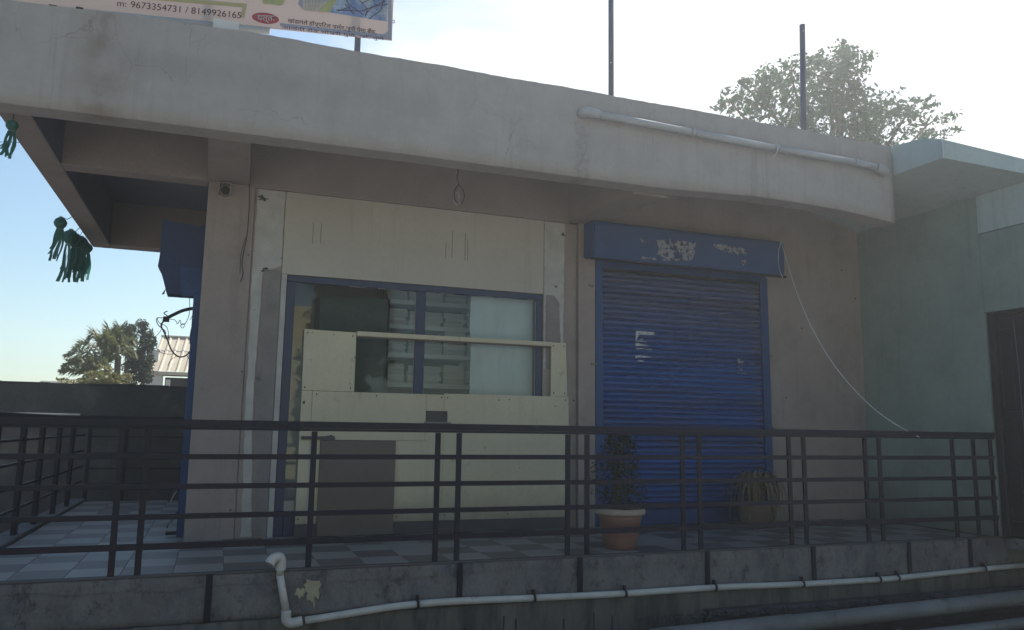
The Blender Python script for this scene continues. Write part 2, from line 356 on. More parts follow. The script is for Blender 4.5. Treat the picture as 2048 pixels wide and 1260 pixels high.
# ragged screed edge left along the top of the plinth
b = bm_(); q = random.Random(14); n_ = 260; zz = [-1.085+.012*math.sin(i*.13)+.008*math.sin(i*.41)+q.uniform(-.006, .006) for i in range(n_+1)]
for i in range(n_):
    x0 = -1.7+9.1*i/n_; x1 = -1.7+9.1*(i+1)/n_
    if 0 <= (i*7) % 61 < 3: continue
    prism(b, [(x0, FY-.0045, zz[i]), (x1, FY-.0045, zz[i+1]), (x1, FY-.0045, FL-.0135), (x0, FY-.0045, FL-.0135)], (0, -.005-.0, 0))
bmesh.ops.remove_doubles(b, verts=b.verts, dist=1e-4)
obj('screed_edge', b, M['plinth'], tp)
# flaking old paint on the plinth
def ragged(b, cx, cz, rx, rz, y, n=26, seed=0, d=-.004, jag=.35):
    q = random.Random(seed); pts = []
    for i in range(n):
        a = 2*math.pi*i/n; r = 1+q.uniform(-jag, jag)
        pts.append((cx+rx*r*math.cos(a), y, cz+rz*r*math.sin(a)))
    prism(b, pts, (0, d, 0)); return b
b = bm_(); ragged(b, .70, -1.13, .055, .085, FY-.003, seed=3); ragged(b, .61, -1.16, .035, .03, FY-.003, seed=5); ragged(b, .655, -1.05, .02, .012, FY-.003, seed=8)
ragged(b, .71, -1.235, .007, .03, FY-.003, seed=9)
obj('paint_remnant', b, M['yellowpatch'], tp)
# black steel straps running down the plinth face
for px, y1 in ((420, 1245), (920, 1195), (1160, 1186), (1415, 1170), (1628, 1160), (1820, 1145), (1943, 1133)):
    p = onY(px, 1140, FY-.01); q = onY(px, y1, FY-.01)
    o = boxo('railing_strap', p.x-.021, p.x+.021, FY-.020, FY-.006, q.z, FL-.004, M['rail'], bev=.002)
    o['category'] = 'steel strap'; o['group'] = 'steel straps on the plinth face below the railing'
    o['label'] = {420: 'leftmost dark steel strap on the plinth, left of the white pipe elbow', 920: 'dark steel strap reaching down past the conduit left of centre',
        1160: 'dark steel strap on the plinth just left of the terracotta pot', 1415: 'dark steel strap on the plinth between the two flower pots',
        1628: 'dark steel strap on the plinth below the twin posts right of the shutter', 1820: 'second steel strap on the plinth from the right end',
        1943: 'rightmost short steel strap on the plinth near the dark door'}[px]

# ------------------------------------------------------------------ railings
def bar(b, p, q, w, h):
    p = Vector(p); q = Vector(q)
    if abs(q.x-p.x) > abs(q.y-p.y): box(b, p.x, q.x, p.y-w/2, p.y+w/2, p.z-h/2, p.z+h/2, .002)
    else: box(b, p.x-w/2, p.x+w/2, p.y, q.y, p.z-h/2, p.z+h/2, .002)
    return b
PX = (-.601, -.442, .662, 1.59, 1.759, 2.681, 2.854, 3.759, 3.928, 4.882, 5.048, 5.764, 5.938, 6.875, 7.162, 7.40)
rl = thing('front_railing', 'long dark blue steel railing across the front of the terrace', 'railing', (3, FY+.03, FL))
ry = FY+.028
obj('top_rail', bar(bm_(), (-1.62, ry, .004), (7.42, ry, .004), .05, .05), M['rail'], rl)
obj('top_rail', bar(bm_(), (-1.62, ry, -.031), (7.42, ry, -.031), .03, .018), M['rail'], rl)
for z in (-.224, -.424, -.622, -.815):
    z2 = z-.012
    obj('rail_bar', bar(bm_(), (-1.6, ry, z), (7.42, ry, z), .016, .036 if z > -.8 else .042), M['rail'], rl)
bp = bm_(); box(bp, -.02, .02, -.0105, .0105, FL+.002, -.042, .002); pm = bpy.data.meshes.new('post'); bp.to_mesh(pm); bp.free(); pm.materials.append(M['rail'])
for x in PX:
    o = obj('post', pm, None, rl); o.matrix_parent_inverse = Matrix(); o.location = Vector((x, ry+.019, 0))-Vector(rl.location)
sr = thing('side_railing', 'dark steel railing running back along the left end of the terrace', 'railing', (-1.6, 8.5, FL))
sx = -1.60
obj('top_rail', bar(bm_(), (sx, FY+.07, .04), (sx, 11.5, .04), .06, .06), M['rail'], sr)
for z in (-.16, -.36, -.56, -.75): obj('rail_bar', bar(bm_(), (sx, FY+.07, z), (sx, 11.5, z), .018, .022), M['rail'], sr)
for y in (6.35, 7.15, 8.05, 8.85, 9.75, 10.6): boxo('post', sx-.02, sx+.02, y-.045, y+.045, FL+.03, .009, M['rail'], sr, .002)
br = thing('back_railing', 'dark steel railing across the far end of the side terrace', 'railing', (-.9, 11.52, FL))
obj('top_rail', bar(bm_(), (-2.45, 11.55, .06), (-.1, 11.55, .06), .07, .05), M['rail'], br)
boxo('sunlit_strip', -2.46, -1.68, 11.52, 11.57, .087, .108, M['white'], br, .003)  # white strip standing in for sunlight along the rail top
for z in (-.18, -.395, -.59, -.79): obj('rail_bar', bar(bm_(), (-1.57, 11.55, z), (-.1, 11.55, z), .018, .02), M['rail'], br)
for x in (-1.55, -1.12, -.87, -.2): boxo('post', x-.022, x+.022, 11.56, 11.59, FL, .034, M['rail'], br, .002)

# ------------------------------------------------------------------ the shop building
WY = 7.55; ZB = 2.225; FA = 6.17; XL, XR = -1.65, 6.56
sb = thing('shop_building', 'single storey grey shop with deep concrete roof overhang and blue shutter', 'building', (3, 7.6, FL))
def interp(x, tab):
    for (a, va), (c, vc) in zip(tab, tab[1:]):
        if x <= c: return va+(vc-va)*(x-a)/(c-a)
    return tab[-1][1]
bt = [(-1.7, 2.208), (1.26, 2.232), (3.8, 2.239), (4.4, 2.268), (4.75, 2.282), (5.2, 2.281), (5.7, 2.268), (6.0, 2.252), (6.6, 2.198)]
tt = [(-1.7, 2.975), (-.05, 3.055), (3.2, 3.062), (5.4, 3.055), (6.6, 3.04)]
b = bm_(); rows = []
n_ = 120
for i in range(n_+1):
    x = XL+(XR-XL)*i/n_; zt = interp(x, tt)+random.uniform(-.003, .003)+.004*math.sin(x*5); zb = interp(x, bt)+random.uniform(-.0012, .0012)
    r_ = [b.verts.new((x, FA, zb))] + [b.verts.new((x, FA+random.uniform(-.0015, .0015), zb+(zt-zb)*k/6)) for k in range(1, 6)] + [b.verts.new((x, FA, zt)), b.verts.new((x, FA+.2, zt)), b.verts.new((x, FA+.2, zb))]
    rows.append(r_)
for i in range(n_):
    for k in range(9):
        f = b.faces.new((rows[i][k], rows[i+1][k], rows[i+1][(k+1) % 9], rows[i][(k+1) % 9])); f.smooth = k < 5
b.faces.new(rows[0]); b.faces.new(rows[-1][::-1]); bmesh.ops.recalc_face_normals(b, faces=b.faces)
obj('front_fascia', b, M['fascia'], sb)
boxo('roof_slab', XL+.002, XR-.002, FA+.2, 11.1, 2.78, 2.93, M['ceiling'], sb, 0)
boxo('dark_beam_face', -1.4295, -1.426, FA+.205, 10.84, ZB-.002, 2.779, M['ceiling'], sb, 0)  # thin dark sheet laid over the side beam's inner face
boxo('roof_slab', -.2, 12, 11.1, 15, 2.6, 2.93, M['soffit'], sb, 0)  # unseen rear roof, added to keep sun off the side terrace
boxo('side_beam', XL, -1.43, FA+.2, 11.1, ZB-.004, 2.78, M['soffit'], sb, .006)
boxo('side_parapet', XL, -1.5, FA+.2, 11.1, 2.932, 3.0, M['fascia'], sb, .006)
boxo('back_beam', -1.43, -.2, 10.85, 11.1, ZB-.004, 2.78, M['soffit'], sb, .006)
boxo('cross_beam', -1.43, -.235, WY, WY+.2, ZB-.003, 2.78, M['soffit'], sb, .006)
# haunch beam joining fascia and pillar, its underside flares a little towards the front
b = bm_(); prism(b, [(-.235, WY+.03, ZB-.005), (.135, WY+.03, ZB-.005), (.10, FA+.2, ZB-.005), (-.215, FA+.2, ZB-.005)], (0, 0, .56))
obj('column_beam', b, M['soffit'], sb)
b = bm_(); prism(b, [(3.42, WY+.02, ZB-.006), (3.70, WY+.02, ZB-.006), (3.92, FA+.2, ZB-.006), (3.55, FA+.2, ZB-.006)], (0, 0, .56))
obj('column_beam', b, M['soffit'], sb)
boxo('lintel_beam', .135, 3.44, WY+.01, WY+.25, 2.21, 2.78, M['soffit'], sb, .004)
boxo('wall', 3.69, 7.42, WY+.035, WY+.25, 1.76, 2.78, M['wall'], sb, 0, label='wall band above the shutter')
boxo('wall', 5.99, 7.42, WY+.035, WY+.25, FL-.02, 1.76, M['wall'], sb, 0, label='plain wall right of the shutter')
boxo('wall', 7.42, 12, WY+.035, WY+.25, FL-.8, 2.6, M['wall'], sb, 0)
boxo('wall', -.2, -.02, WY+.21, 9.8, 1.2, 2.22, M['wall'], sb, 0, label='wall band above the side gap opened to light the room')  # wall left open below this band to let daylight into the room
boxo('wall', -.2, -.02, 9.8, 15, FL-.02, 2.22, M['wall'], sb, 0, label='side wall behind the pillar')  # carried far back, out of view, to block the sun
boxo('wall', -.02, 12, 14.8, 15, GZ, 2.6, M['wall'], sb, 0)
boxo('wall', 11.8, 12, 7.8, 14.8, GZ, 2.6, M['wall'], sb, 0)
boxo('pillar', -.222, .19, WY, WY+.2, FL-.02, ZB-.003, M['wall'], sb, .006)
boxo('pilaster', .192, .468, WY+.018, WY+.2, FL-.02, 2.208, M['wall'], sb, .003)
boxo('pilaster', 3.132, 3.385, WY+.018, WY+.2, FL-.02, 2.208, M['wall'], sb, .003)
boxo('pilaster', 3.387, 3.53, WY+.04, WY+.2, FL-.02, 2.208, M['wall'], sb, .003, label='recessed strip')
boxo('pilaster', 3.532, 3.728, WY-.01, WY+.2, FL-.02, 2.216, M['wall'], sb, .004)
# bare plaster: jagged outlines given as x(z)
def strip(name, zs, xl, xr, y, m, seed, jag=.012, d=-.005, lab=None):
    q = random.Random(seed); L_, R_ = [], []
    n = 40
    for i in range(n+1):
        z = zs[0]+(zs[1]-zs[0])*i/n
        L_.append((interp(-z, xl)+q.uniform(-jag, jag), y, z)); R_.append((interp(-z, xr)+q.uniform(-jag, jag), y, z))
    b = bm_(); 
    for i in range(n):
        prism(b, [L_[i], R_[i], R_[i+1], L_[i+1]], (0, d, 0))
    bmesh.ops.remove_doubles(b, verts=b.verts, dist=1e-5)
    o = obj(name, b, m, sb)
    if lab: o['label'] = lab
    return o
strip('plaster_patch', (-.985, 2.2), [(-2.2, .215), (-1.4, .205), (0, .225), (1, .25)], [(-2.2, .462), (-1.47, .462), (-1.44, .30), (-.5, .285), (0, .29), (1, .34)], WY+.017, M['plaster'], 1, .006, -.005, 'white bare plaster strip beside the pillar')
strip('plaster_patch', (-.985, 1.44), [(-1.44, .31), (-.5, .30), (0, .30), (1, .35)], [(-1.44, .46), (1, .462)], WY+.0145, M['plaster2'], 2, .004, -.006, 'grey brown mortar strip beside the window')
strip('plaster_patch', (.62, 2.195), [(-2.2, 3.14), (-.6, 3.14)], [(-2.2, 3.375), (-1, 3.36), (-.6, 3.37)], WY+.017, M['plaster'], 4, .005, -.005, 'white bare plaster right of the window')
strip('plaster_patch', (.62, 1.40), [(-1.4, 3.16), (-.6, 3.16)], [(-1.4, 3.25), (-1.33, 3.31), (-1, 3.325), (-.6, 3.325)], WY+.0115, M['plaster2'], 5, .004, -.006, 'grey brown mortar patch right of the window')
boxo('wall_panel', .470, 3.13, WY+.012, WY+.05, 1.408, 2.205, M['panel'], sb, .002)
b = bm_()
for px, y0, y1 in ((627, 446, 487), (643, 446, 487), (905, 462, 517), (892, 485, 517), (931, 466, 521), (936, 480, 521)):
    p = onY(px, y0, WY+.012); q = onY(px, y1, WY+.012); box(b, p.x-.002, p.x+.002, WY+.0095, WY+.0125, q.z, p.z)
obj('panel_scratch', b, M['skirt'], sb)
# nail holes and knocks
b = bm_()
q = random.Random(12)
spots = [(1683, 541, WY+.035), (1710, 597, WY+.035), (1603, 657, WY+.035), (1572, 795, WY+.035), (497, 510, WY), (484, 743, WY), (461, 1020, WY), (1112, 573, WY+.012), (1126, 467, WY+.012), (1185, 573, WY-.01), (1147, 801, WY+.04)]
for px, py, y in spots:
    p = onY(px, py, y); r = q.uniform(.008, .014); ragged(b, p.x, p.z, r, r, y-.0005, 9, px, -.003, .3)
obj('knock_mark', b, M['skirt'], sb)
b = bm_()
q = random.Random(5)
for px, py, s in ((526, 397, 16), (530, 540, 14), (519, 757, 14), (1126, 470, 10), (524, 392, 8)):
    p = onY(px, py, WY+.012)
    b = bm_(); r = .0013*s
    ragged(b, p.x, p.z, r*1.7, r, WY+.0115, 16, px, -.003, .65); obj('broken_plaster', b, M['footing'], sb)

# window: blue frame, mullion, panes
wy = WY+.03
win = boxo('window', .522, 3.128, wy, wy+.06, 1.343, 1.405, M['blue'], sb, .004, label='blue framed shop window')
def sub(name, *a, **k): return boxo(name, *a, M['blue'], win, .004, **k)
sub('frame', .522, .604, wy+.001, wy+.061, FL, 1.342); sub('frame', 3.062, 3.128, wy+.001, wy+.061, FL, 1.342)
sub('frame', .606, 3.06, wy+.001, wy+.061, FL, -.80)
sub('mullion', 1.772, 1.868, wy-.004, wy+.058, -.798, 1.341)
sub('mullion', .752, .80, wy+.004, wy+.058, -.798, -.12)
for x0, x1 in ((.6, 1.774), (1.866, 3.064)):
    b = bm_(); box(b, x0, x1, wy+.030, wy+.036, -.80, 1.345); obj('pane', b, M['glass'], win)
M_al = M['tape']
for x0, x1 in ((1.765, 1.771), (1.869, 1.874), (3.054, 3.061)):
    boxo('bead', x0, x1, wy+.018, wy+.029, -.7, 1.33, M_al, win, 0)
b = bm_()
for px in (716, 765, 790, 858, 893, 972, 1010, 1062):
    p = onY(px, 575+(px-716)*.06, wy+.02); w = random.uniform(.03, .09); box(b, p.x-w, p.x+w, wy+.012, wy+.02, 1.3375, 1.3425)
obj('bead', b, M_al, win)
boxo('jamb_strip', .470, .520, WY+.012, WY+.06, FL, 1.406, M['plaster'], sb, .002)

# blue rolling shutter
sh = boxo('rolling_shutter', 3.75, 5.96, WY+.015, WY+.05, FL+.005, -.84, M['hood'], sb, .004, label='closed blue rolling shutter with torn papers')
boxo('guide', 3.732, 3.822, WY-.015, WY+.03, -.98, 1.80, M['hood'], sh, .004); boxo('guide', 5.888, 5.985, WY-.015, WY+.03, -.98, 1.80, M['hood'], sh, .004)
boxo('lintel_plate', 3.732, 5.985, WY+.005, WY+.034, 1.752, 1.86, M['hood'], sh, .003)
SP = .0598; nS = 43
b = bm_(); prof = []
for k in range(7):
    a = k/6; prof.append((-.0185*math.sin(math.pi*min(1, a*1.15)) if a < .87 else .0, a*SP))
prof[-1] = (.006, SP*.97)
vs = [[b.verts.new((x, y, z)) for y, z in prof] for x in (3.823, 5.887)]
for k in range(6): b.faces.new((vs[0][k], vs[1][k], vs[1][k+1], vs[0][k+1])).smooth = True
sm_ = bpy.data.meshes.new('slat'); b.to_mesh(sm_); b.free(); sm_.materials.append(M['shutter'])
for i in range(nS):
    o = obj('slat', sm_, None, sh); o.location = (random.uniform(-.001, .001), WY+.036+random.uniform(-.0015, .0015), -.838+i*SP); o.rotation_euler.y = R(random.uniform(-.05, .05))
    o.matrix_parent_inverse = Matrix.Translation(-root_loc(sh))
hd = bm_(); prism(hd, [(3.59, 7.30, 1.795), (3.59, 7.295, 2.165), (3.59, 7.33, 2.205), (3.59, 7.58, 2.222), (3.59, 7.58, 1.83)], (2.46, 0, 0))
bmesh.ops.bevel(hd, geom=[e for e in hd.edges], offset=.012, segments=2, affect='EDGES')
obj('hood', hd, M['hood'], sh)
b = bm_(); box(b, 3.565, 6.06, 7.285, 7.33, 1.772, 1.792, .003); obj('hood_lip', b, M['rail'], sh)
def pieces(name, polys, y, parent, m, d=-.0025):
    b = bm_()
    for P in polys:
        pts = [onY(px, py, y) for px, py in P]; prism(b, [(p.x, y, p.z) for p in pts], (0, d, 0))
    return obj(name, b, m, parent)
k = 12.6
def z3(P): return [(1240+x/k, 640+y/k) for x, y in P]
pieces('torn_sticker', [z3(P) for P in (
    [(390, 270), (860, 305), (855, 378), (520, 365), (470, 385), (450, 430), (410, 520), (395, 540)],
    [(490, 495), (530, 468), (615, 470), (540, 490)], [(410, 522), (520, 518), (670, 550), (670, 560), (520, 542), (395, 540)],
    [(390, 580), (450, 582), (540, 610), (690, 640), (690, 662), (560, 645), (395, 660)], [(390, 708), (500, 712), (790, 745), (785, 762), (600, 735), (420, 738)],
    [(390, 895), (470, 888), (600, 905), (800, 938), (600, 945), (425, 945), (425, 968), (395, 968)], [(420, 1030), (520, 1010), (605, 1040), (600, 1052), (440, 1038)])], WY+.010, sh, M['paper'])
def c6z(P): return [(1120+x/2.333, 360+y/2.333) for x, y in P]
pieces('torn_sticker', [c6z(P) for P in (
    [(828, 828), (845, 838), (842, 850), (858, 842), (856, 852), (836, 858), (832, 900), (870, 900), (870, 903), (830, 903)],
    [(862, 858), (905, 856), (905, 859), (864, 861)], [(838, 878), (852, 882), (846, 892)], [(900, 883), (938, 882), (938, 884)])], WY+.010, sh, M['paper_dim'])
q = random.Random(4)
def blot(P, jag=1.2, n=4):
    out = []
    for (x0, y0), (x1, y1) in zip(P, P[1:]+P[:1]):
        for i in range(n): out.append((x0+(x1-x0)*i/n+q.uniform(-jag, jag), y0+(y1-y0)*i/n+q.uniform(-jag, jag)*.7))
    return out
pieces('peeled_poster', [blot([(1314, 481), (1340, 479), (1391, 485), (1388, 506), (1384, 521), (1340, 521), (1312, 508), (1318, 500)], 1.6),
                         blot([(1284, 513), (1312, 516), (1345, 521), (1345, 523), (1282, 518)], .6)], 7.292, sh, M['paper_dim'])
pieces('peeled_poster', [blot([(1426, 490), (1460, 489), (1494, 500), (1492, 509), (1466, 508), (1440, 500)], 2.4), blot([(1484, 518), (1494, 520), (1486, 531), (1482, 526)], 1)], 7.292, sh, M['paper_dim'])
pieces('peeled_poster', [blot([(1280, 476), (1288, 480), (1287, 486), (1281, 483)], .6)], 7.292, sh, M['paper_dim'])
for i, (px, py) in enumerate(((1180, 572), (1539, 711), (1546, 857), (1184, 728))):
    p = onY(px, py, WY+.02); boxo('lock_lug', p.x-.03, p.x+.03, WY-.03, WY+.035, p.z-.012, p.z+.012, M['plaster2'], sh, .004)

# left side shutter hood with folded tarpaulin, guide and locks
ss = thing('side_shutter', 'blue shutter hood and guide on the side wall, seen end on at the pillar', 'shutter', (-.3, 8.2, FL))
b = bm_()
prism(b, [(-.614, 7.9, 1.90), (-.612, 7.9, 1.572), (-.622, 7.9, 1.45), (-.592, 7.9, 1.40), (-.565, 7.9, 1.32), (-.53, 7.9, 1.20), (-.223, 7.9, 1.20), (-.223, 7.9, 1.885), (-.30, 7.9, 1.87)], (0, .22, 0))
obj('hood', b, M['tarp'], ss)
b = bm_(); prism(b, [(-.43, 7.895, 1.46), (-.40, 7.895, 1.18), (-.223, 7.895, 1.192), (-.223, 7.895, 1.45)], (0, -.025, 0)); obj('hood_flap', b, M['hood'], ss)
b = bm_(); prism(b, [(-.535, 7.89, 1.25), (-.57, 7.89, 1.185), (-.548, 7.89, 1.187)], (0, -.006, 0)); prism(b, [(-.408, 7.868, 1.20), (-.405, 7.868, 1.16), (-.395, 7.868, 1.16), (-.392, 7.868, 1.20)], (0, -.006, 0)); obj('loose_edge', b, M['tarp'], ss)
boxo('guide', -.29, -.223, 7.77, 7.90, FL, 1.198, M['hood'], ss, .004)
for z, sgn in ((-.66, 1), (-.88, -1)):
    b = bm_(); y = 7.9
    tube(b, [(-.29, y-.05, z+.09), (-.33, y-.07, z+.03), (-.37, y-.09, z-.04)], [.014, .012, .008], 6)
    box(b, -.38, -.29, y-.1, y-.04, z-.012+.09*sgn, z+.016+.09*sgn, .003); obj('lock_handle', b, M['rust'], ss)
    b = bm_(); tube(b, [(-.31, y-.10, z+.06), (-.345, y-.11, z), (-.36, y-.11, z-.04)], .005, 5); obj('lock_bar', b, M['tape'], ss)

# ------------------------------------------------------------------ neighbouring green grey building
nb = thing('green_building', 'green grey neighbouring building with roof slab, side wall and dark door', 'building', (8.2, 5.6, FL))
def sof(x): return 2.73-.261*(x-6.6)
b = bm_()
o_pts = [(6.572, 11.2), (6.60, 5.58), (7.75, 5.02), (9.2, 4.3), (9.2, 11.2)]  # rear of the slab carried back, unseen, to stop a sun leak
tz = {0: 3.045, 1: 2.925, 2: 2.55, 3: 2.2, 4: 2.45}
lo = [b.verts.new((x, y, sof(x))) for x, y in o_pts]; hi = [b.verts.new((x, y, tz[i])) for i, (x, y) in enumerate(o_pts)]
# short parapet piece beside the fascia keeps its height
mid_lo = b.verts.new((6.59, 6.16, sof(6.59))); mid_hi = b.verts.new((6.59, 6.16, 3.05)); md2 = b.verts.new((6.595, 5.80, 3.01)); md2l = b.verts.new((6.595, 5.80, sof(6.595)))
b.faces.new((lo[0], lo[4], lo[3], lo[2], lo[1], md2l, mid_lo)); b.faces.new((hi[0], mid_hi, md2, hi[1], hi[2], hi[3], hi[4]))
b.faces.new((lo[0], mid_lo, mid_hi, hi[0])); b.faces.new((mid_lo, md2l, md2, mid_hi)); b.faces.new((md2l, lo[1], hi[1], md2))
b.faces.new((lo[1], lo[2], hi[2], hi[1])); b.faces.new((lo[2], lo[3], hi[3], hi[2])); b.faces.new((lo[3], lo[4], hi[4], hi[3])); b.faces.new((lo[4], lo[0], hi[0], hi[4]))
bmesh.ops.recalc_face_normals(b, faces=b.faces)
obj('roof_slab', b, M['slabgreen'], nb)
boxo('side_wall', 7.42, 7.62, 5.90, WY+.033, FL-.01, sof(7.42)-.002, M['wallgreen'], nb, .004)
boxo('upper_wall', 7.405, 7.62, 4.2, 5.898, 2.105, sof(7.405)-.004, M['slabgreen'], nb, .004)
boxo('door_head', 7.412, 7.62, 4.2, 5.893, 1.262, 2.098, M['wallgreen'], nb, .003)
boxo('landing', 7.43, 9.2, 4.2, 5.87, FL-.11, FL-.012, M['plinth'], nb, .005)
boxo('landing_wall', 8.3, 9.2, 4.2, 5.86, GZ, FL-.11, M['plinth'], nb, 0)
dr = boxo('door', 7.47, 7.50, 4.6, 5.80, FL-.005, 1.22, M['door'], nb, .004)
boxo('door_frame', 7.415, 7.50, 5.80, 5.875, FL-.008, 1.258, M['door'], dr, .004); boxo('door_frame', 7.415, 7.50, 4.5, 5.798, 1.222, 1.259, M['door'], dr, .004)
b = bm_(); tube(b, smoothpath([(7.46, 5.62, 1.16), (7.455, 5.60, .7), (7.455, 5.595, .2), (7.45, 5.58, -.2), (7.45, 5.55, -.7)]), .004, 5); obj('door_edge_strip', b, M['steelpost'], dr)
for y0, y1, z0, z1 in ((4.62, 5.78, FL+.02, FL+.16), (4.62, 5.78, .12, .24), (4.62, 5.78, 1.08, 1.20), (5.66, 5.78, FL+.162, .118), (5.66, 5.78, .242, 1.078)): boxo('door_rail', 7.458, 7.469, y0, y1, z0, z1, M['door'], dr, .003)
for z in (-.7, .2, 1.0): boxo('hinge', 7.408, 7.4575, 5.782, 5.798, z, z+.09, M['rust'], dr, .002)
boxo('door_handle', 7.44, 7.47, 5.44, 5.56, .34, .36, M['rail'], dr, .004)
# white tube on the slab end
b = bm_(); p = (6.59, 5.575, 2.93)
tube(b, smoothpath([(6.60, 5.585, 2.935), (6.588, 5.565, 2.88), (6.588, 5.565, 2.78), (6.60, 5.575, 2.722)]), .006, 6)
obj('cable_stub', b, M['cable_w'], nb)

# ------------------------------------------------------------------ cream service counter in front of the window
CY = 7.515
ct = thing('service_counter', 'cream boarded counter front with an open serving gap and a brown hatch', 'counter', (2, CY, FL))
def cp(name, x0, x1, z0, z1, y0=CY, y1=CY+.02, m=M['cream'], bev=.0015, **k): return boxo(name, x0, x1, y0, y1, z0, z1, m, ct, bev, **k)
G = .0025
def sheet(name, pts, m=M['cream'], y=CY, d=.02):
    b = bm_(); prism(b, [(p[0], y, p[1]) for p in pts], (0, d, 0)); return obj(name, b, m, ct)
sheet('cream_panel', [(.705, .322), (1.185, .322), (1.183, .885), (.70, .892)])
sheet('cream_panel', [(3.206, .335), (3.392, .338), (3.372, .895), (3.206, .895)])
sheet('cream_panel', [(.705, -.885), (.800, -.885), (.800, .318), (.705, .318)])
sheet('cream_panel', [(.803, -.885), (.893, -.885), (.893, -.13), (1.885, -.13), (1.885, .318), (.803, .318)])
sheet('cream_panel', [(1.60, -.885), (2.065, -.885), (2.065, .052), (1.888, .052), (1.888, -.133), (1.60, -.133)])
sheet('cream_panel', [(1.888, .158), (2.065, .158), (2.065, .318), (1.888, .318)])
sheet('cream_panel', [(2.068, -.885), (3.42, -.885), (3.405, .334), (2.068, .330), (2.068, .158), (2.108, .158), (2.108, .052), (2.068, .052)])
for x0, x1 in ((1.187, 2.205), (2.208, 3.30)): cp('gap_header', x0, x1 if x1 < 3 else 3.204, .852, .896, CY-.028, CY+.02)
cp('gap_header', 1.187, 3.204, .838, .850, CY-.012, CY+.02, M['hatch'])
cp('skirting', .70, 3.43, FL+.002, -.888, CY-.003, CY+.025, M['skirt'])
cp('counter_frame', .735, 3.36, -.9, .30, CY+.022, CY+.045, M['skirt'])
hb = cp('brown_hatch', .895, 1.597, FL+.004, -.135, CY-.024, CY-.002, M['hatch'])
cp('hatch_batten', .72, 1.0, -.128, -.098, CY-.02, CY-.001, M['skirt'])
b = bm_(); prism(b, [(.90, CY-.022, -.128), (.92, CY-.022, -.098), (.965, CY-.022, -.092), (.99, CY-.022, -.082), (1.02, CY-.022, -.10), (1.03, CY-.022, -.128)], (0, .018, 0)); obj('hatch_rag', b, M['skirt'], ct)
cp('slot_back', 1.88, 2.115, .045, .165, CY+.0465, CY+.055, M['darkroom'])
sl = cp('slot_ledge', 1.872, 2.132, .030, .050, CY-.05, CY+.018, M['plaster2'], .003)
cp('wooden_strip', .80, .822, -.88, -.145, CY-.006, CY-.001, M['plaster'])
sb_ = bm_(); lathe(sb_, [(.0075, 0), (.006, .0022), (.002, .003)], (0, 0, 0), 8); bmesh.ops.rotate(sb_, verts=sb_.verts, cent=(0, 0, 0), matrix=Matrix.Rotation(R(90), 3, 'X'))
scm = bpy.data.meshes.new('screw'); sb_.to_mesh(scm); sb_.free(); scm.materials.append(M['rust'])
for x, z in ((.73, .86), (1.15, .85), (.73, .35), (1.15, .355), (3.23, .86), (3.35, .86), (3.235, .37), (3.36, .37), (2.04, .29), (2.10, .29), (.84, .29), (3.37, .30), (2.10, -.84), (3.38, -.84), (2.04, -.84), (1.63, -.84), (.73, -.84), (1.4, .29), (2.75, .29), (2.75, -.84), (2.10, -.3), (3.385, -.3)):
    o = obj('screw', scm, None, ct); o.location = (x, CY-.0002, z)
b = bm_(); q = random.Random(2)
for px, py, rx, rz in ((608, 805, .010, .016), (1110, 813, .008, .008), (643, 924, .009, .009), (643, 934, .009, .009), (970, 895, .004, .014), (1039, 936, .005, .006), (998, 800, .008, .006), (710, 750, .005, .004), (700, 768, .006, .006), (622, 720, .003, .006), (626, 665, .006, .006), (668, 669, .008, .004), (707, 1037, .006, .006)):
    y = CY-.0245 if (px, py) in ((643, 924), (643, 934), (707, 1037)) else CY-.0005
    p = onY(px, py, y); ragged(b, p.x, p.z, rx, rz, y, 9, px, -.002, .3)
obj('scuff_mark', b, M['skirt'], ct)
b = bm_(); ragged(b, *[(p.x) for p in [onY(710, 715, CY)]], onY(707, 715, CY).z, .009, .012, CY-.0005, 10, 3, -.002, .3)
obj('scuff_mark', b, M['plaster2'], ct)

# ------------------------------------------------------------------ room behind the window
boxo('room_wall', -.02, 3.4, 9.8, 9.9, FL, 2.2, M['inroom'], sb, 0); boxo('room_wall', 3.4, 3.45, 7.78, 9.7, FL, 2.2, M['inroom'], sb, 0)
boxo('room_ceiling', 0, 3.45, 7.8, 9.7, 2.205, 2.25, M['inroom'], sb, 0)
boxo('room_floor', -.02, 11.8, 7.8, 14.8, FL-.05, FL-.01, M['grout'], sb, 0)
su = thing('steel_shelf', 'pale steel shelf rack full of paper stacks behind the window', 'shelf', (2.3, 8.5, FL))
SZ = (-.17, .135, .449, .768, 1.075, 1.342)
for z in SZ: boxo('shelf', 1.60, 3.25, 8.28, 8.66, z-.028, z, M['shelfsteel'], su, .002); boxo('shelf_lip', 1.60, 3.25, 8.262, 8.279, z-.034, z+.014, M['shelfsteel'], su, .002)
boxo('side_panel', 1.575, 1.598, 8.28, 8.67, FL, 1.72, M['greenboard'], su, .002); boxo('side_panel', 3.252, 3.27, 8.28, 8.67, FL, 1.72, M['shelfsteel'], su, .002)
boxo('back_panel', 1.6, 3.25, 8.662, 8.67, FL, 1.72, M['greenboard'], su, 0)
cb = boxo('green_cupboard', .86, 1.548, 7.84, 8.22, FL, 1.285, M['greenboard'], bev=.006)
cb['label'] = 'green steel cupboard inside the shop, left of the paper shelves'; cb['category'] = 'cupboard'
b = bm_(); tube(b, [(1.549, 7.83, FL), (1.549, 7.83, 1.28)], .012, 6); obj('hinge_edge', b, M['rail'], cb)
b = bm_(); prism(b, [(2.385, 7.71, FL), (3.075, 7.71, FL), (3.07, 7.71, 1.36), (2.38, 7.71, 1.352), (2.372, 7.71, 1.0), (2.388, 7.71, .9)], (0, .012, 0))
